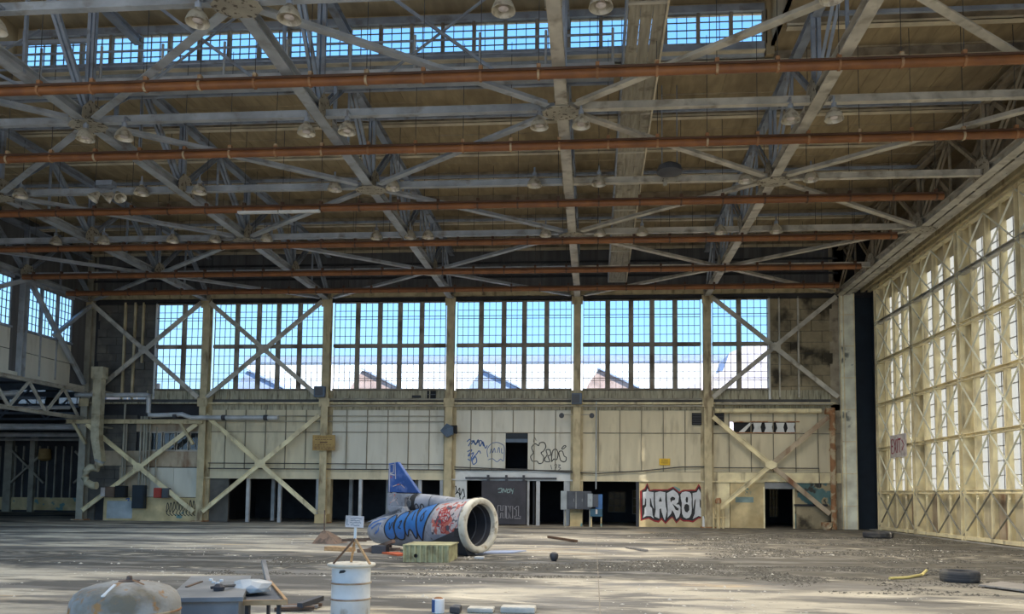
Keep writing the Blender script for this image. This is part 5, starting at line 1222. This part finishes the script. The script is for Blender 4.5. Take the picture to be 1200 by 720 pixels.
for x in (-.12, .4): B('leg', 'yellow_wall', t, x - .035, x + .035, 42.1, 42.18, 0, .56)
t = thing('wall_notice', 'large tan notice board fixed on the peeling column', 'sign', (-14.87, D - .3, 4.4))
B('board', 'tan_sign', t, -15.5, -14.24, D - .36, D - .30, 4.0, 4.85)
mb = MB(); random.seed(3)
for z in (4.72, 4.60, 4.30, 4.19, 4.1):
    x = -15.36
    while x < -14.4:
        l_ = random.uniform(.05, .16); ribbon(mb, [(x, D - .365, z), (x + l_, D - .365, z)], .03, (0, -1, 0)); x += l_ + .05
ribbon(mb, [(-15.08, D - .365, 4.44), (-14.66, D - .365, 4.44)], .07, (0, -1, 0)); mb.build('faded_marks', 'wood_dark', t)
MB().slab([(-15.05, D - .37, 4.82), (-14.75, D - .37, 4.82), (-14.9, D - .37, 5.1)], (0, -1, 0), .02).build('bracket', 'column', t)
t = thing('yellow_notice', 'small yellow notice on the wall panels above the silver graffiti', 'sign', (3.8, YW - .04, 3.5))
B('board', 'yellow', t, 3.52, 4.1, YW - .06, YW - .03, 3.32, 3.68)
mb = MB()
for z in (3.6, 3.52, 3.44): ribbon(mb, [(3.62, YW - .062, z), (3.98, YW - .062, z)], .022, (0, -1, 0))
mb.build('faded_marks', 'wood_dark', t)
t = thing('unit_heater', 'dark blue grey box turned cornerwise on the column above the tail fin', 'heater', (-8.0, D - .5, 5.1))
MB().slab([(-8.35, D - .5, 5.1), (-7.95, D - .75, 4.72), (-7.6, D - .75, 4.9), (-7.6, D - .75, 5.3), (-7.95, D - .75, 5.48)], (0, 1, 0), .45).build('housing', 'blue_grey', t)
B('hood', 'black', t, -7.85, -7.45, D - .5, D - .25, 4.95, 5.4)
for i, (x, lab) in enumerate(((-14.95, 'on the column with the tan sign'), (-.95, 'on the middle column above the cabinets'))):
    t = thing('junction_box', 'blue grey junction box at window sill height ' + lab, 'box', (x, D - .4, 7.1)); B('housing', 'blue_grey', t, x - .5 + i * .25, x + .1 + i * .2, D - .55, D - .26, 6.95 - i * .4, 7.55 - i * .4, .02); B('cover', 'cabinet_front', t, x - .42 + i * .2, x + .02 + i * .15, D - .57, D - .55, 7.02 - i * .4, 7.48 - i * .4)
for i, (x, lab) in enumerate(((5.55, 'left of'), (6.75, 'right of'))):
    t = thing('louvre_vent', 'black slatted vent high on the wall just %s the column by the silver graffiti' % lab, 'vent', (x, YW - .1, 5.85))
    B('frame', 'black', t, x - .28, x + .22, YW - .14, YW - .06, 5.5, 6.15)
    for q in range(5): B('slat', 'black_metal', t, x - .26, x + .2, YW - .18, YW - .13, 5.55 + q * .12, 5.6 + q * .12)
for i, (x0, z0, z1) in enumerate(((-9.8, 6.98, 7.12), (-9.0, 6.95, 7.38))):
    t = thing('wall_vent', ('low dark slot vent in the sill band', 'square dark vent in the sill band')[i] + ' left of the column behind the tail fin', 'vent', (x0, YW, z0))
    B('frame', 'black', t, x0 - .3 + i * .05, x0 + .2 + i * .05, YW - .05, YW + .0, z0, z1)
    B('slat', 'cabinet_front', t, x0 - .28 + i * .05, x0 + .18 + i * .05, YW - .07, YW - .05, (z0 + z1) / 2 - .02, (z0 + z1) / 2 + .02)
for s_, lab in ((-.45, 'left'), (.45, 'right')):
    t = thing('spotlight', 'small dark spotlight on an arm, %s side of the middle column' % lab, 'spotlight', (XC(0) + s_ * 1.6, D - .4, 5.95))
    MB().beam((XC(0) + s_ * .5, D - .3, 6.0), (XC(0) + s_ * 1.7, D - .45, 6.0), .04, .04).build('arm', 'conduit', t)
    MB().lathe((XC(0) + s_ * 1.8, D - .5, 5.95), [(0, -.1), (.12, -.1), (.14, .1), (0, .1)], 12, (0, -1, -.3)).build('head', 'cabinet_front', t, True)

# left end services
t = thing('bent_duct', 'tan sheet metal duct dropping beside the corner column and curling back at its foot', 'duct', (-27.9, D - 1.10, 3))
for z0, z1, x0 in ((5.9, 8.5, 0), (4.6, 5.9, .0)): B('shaft', 'duct', t, -28.2, -27.72, D - 1.30, D - 0.90, z0, z1 - .02)
B('top_collar', 'duct', t, -28.3, -27.62, D - 1.35, D - 0.85, 7.9, 8.55)
MB().slab([(-28.2, D - 1.30, 4.6), (-27.72, D - 1.30, 4.6), (-27.5, D - 1.30, 3.3), (-27.9, D - 1.30, 3.3)], (0, 1, 0), .4).build('slanted_shaft', 'duct', t)
MB().tube([(-27.7, D - 1.10, 3.35), (-27.7, D - 1.10, 3.1), (-27.85, D - 1.10, 2.9), (-28.2, D - 1.13, 2.95), (-28.45, D - 1.15, 2.75), (-28.5, D - 1.15, 2.4), (-28.35, D - 1.15, 2.1), (-28.05, D - 1.15, 1.95), (-27.8, D - 1.15, 1.95)], .21, 12).build('elbow', 'duct', t, True)
MB().tube([(-27.72, D - 1.15, 3.25), (-27.68, D - 1.15, 3.35)], .26, 12).build('collar', 'cabinet_side', t, True)
for z in (5.2, 7.2): B('bracket', 'conduit', t, -28.1, -27.85, D - 1.0, YW + .02, z, z + .08)
t.location.x += .45
t = thing('lagged_pipe', 'silver lagged pipe stepping down along the back wall at the left', 'pipe', (-25, D - .6, 6.5))
MB().tube([(-29.2, D - .6, 7.05), (-25.05, D - .6, 7.05), (-24.9, D - .6, 7.0), (-24.88, D - .6, 6.85), (-24.88, D - .6, 6.05), (-24.8, D - .6, 5.92), (-24.6, D - .6, 5.9), (-22.9, D - .6, 5.95), (-22.4, D - .6, 5.78), (-17.4, D - .6, 5.78)], .13, 10).build('pipe', 'pipe_silver', t, True)
for x in (-23.4, -20.6, -18.2): MB().tube([(x, D - .6, 5.85 if x < -23 else 5.78), (x + .22, D - .6, 5.86 if x < -23 else 5.78)], .16, 10).build('clamp', 'black_metal', t, True)
t = thing('service_beam', 'horizontal tan beam linking the two leftmost back columns', 'beam', (-25.5, D - .45, 5.57))
MB().hbeam((-29.8, D - .42, 5.57), (XC(-3) + .1, D - .42, 5.57), .2, .24, .03).build('beam', 'column', t)
MB().beam((-29.4, D - .42, 5.5), (-28.6, D - .42, 4.3), .14, .14).build('knee_brace', 'column', t); MB().beam((-23.1, D - .42, 5.5), (-22.3, D - .42, 4.3), .14, .14).build('knee_brace', 'column', t)
t = thing('conduit_bundle', 'bundle of upright conduits running down to dark switch boxes at the left end', 'conduit', (-25.3, D - .12, 2))
for i, (x, r, z0, z1) in enumerate(((-26.55, .06, 2.0, 6.6), (-26.4, .045, 2.0, 5.6), (-25.55, .06, 1.8, 5.9), (-25.35, .07, 1.8, 5.9), (-25.2, .06, 1.8, 5.9), (-25.02, .045, 1.8, 5.9), (-24.6, .04, 2.3, 5.3))): MB().tube([(x, D - .12, z0), (x, D - .12, z1)], r, 8).build('conduit', 'conduit', t)
for i, (x0, x1, z0, z1, m, lab) in enumerate(((-27.55, -27.3, 1.35, 1.85, 'sign_white', 'small white switch box, leftmost of the row over the painted kerb wall'), (-27.28, -26.75, 1.3, 1.9, 'brown', 'maroon brown switch box second in the row over the kerb wall'), (-26.7, -26.1, 1.3, 1.95, 'black', 'black switch box below the two thin left conduits'),
        (-25.7, -25.0, .7, 2.0, 'navy', 'tall navy switch box below the conduit bundle'), (-24.45, -24.0, 1.3, 1.85, 'red', 'small red box beside the navy switch box'), (-23.98, -23.6, 1.3, 1.85, 'cabinet_front', 'dark box touching the small red box'))):
    t = thing('switch_box', lab, 'switch box', ((x0 + x1) / 2, D - .3, z0)); hs = B('housing', m, t, x0, x1, D - .5, D - .2, z0, z1, .02); B('cover', m, hs, x0 + .05, x1 - .05, D - .53, D - .5, z0 + .06, z1 - .06)
t = thing('standpipe', 'rusted yellow standpipe cluster at the foot of the column by the silver graffiti', 'standpipe', (6.5, D - .7, 0))
for x, z, r in ((6.25, 1.1, .06), (6.5, 1.3, .1), (6.75, 1.0, .06)): MB().tube([(x, D - .75, 0), (x, D - .75, z)], r, 10).build('pipe', 'yellow_wall', t, True)
MB().tube([(6.2, D - .75, .55), (6.85, D - .75, .55)], .05, 8).build('cross_pipe', 'yellow_wall', t, True)
MB().lathe((6.5, D - .75, 1.3), [(.0, .3), (.12, .28), (.17, .15), (.15, 0), (0, 0)], 12).build('valve_head', 'rust', t, True)
tag(MB().slab([(5.75, YW - .4, 0), (5.98, YW - .4, 0), (5.86, YW - .12, .6), (5.8, YW - .12, .6)], (0, -1, .3), .03).build('white_offcut', 'white'), 'thin white offcut leaning below the last letter of the silver graffiti', 'offcut')
t = thing('clay_pot', 'orange brown pot on the floor at the foot of the rust brown pipe', 'pot', (12.0, 42.0, 0)); MB().lathe((12.0, 42.0, 0), [(0, 0), (.2, 0), (.29, .2), (.3, .38), (.26, .38), (.24, .2), (0, .15)], 16).build('pot', 'rust', t, True)
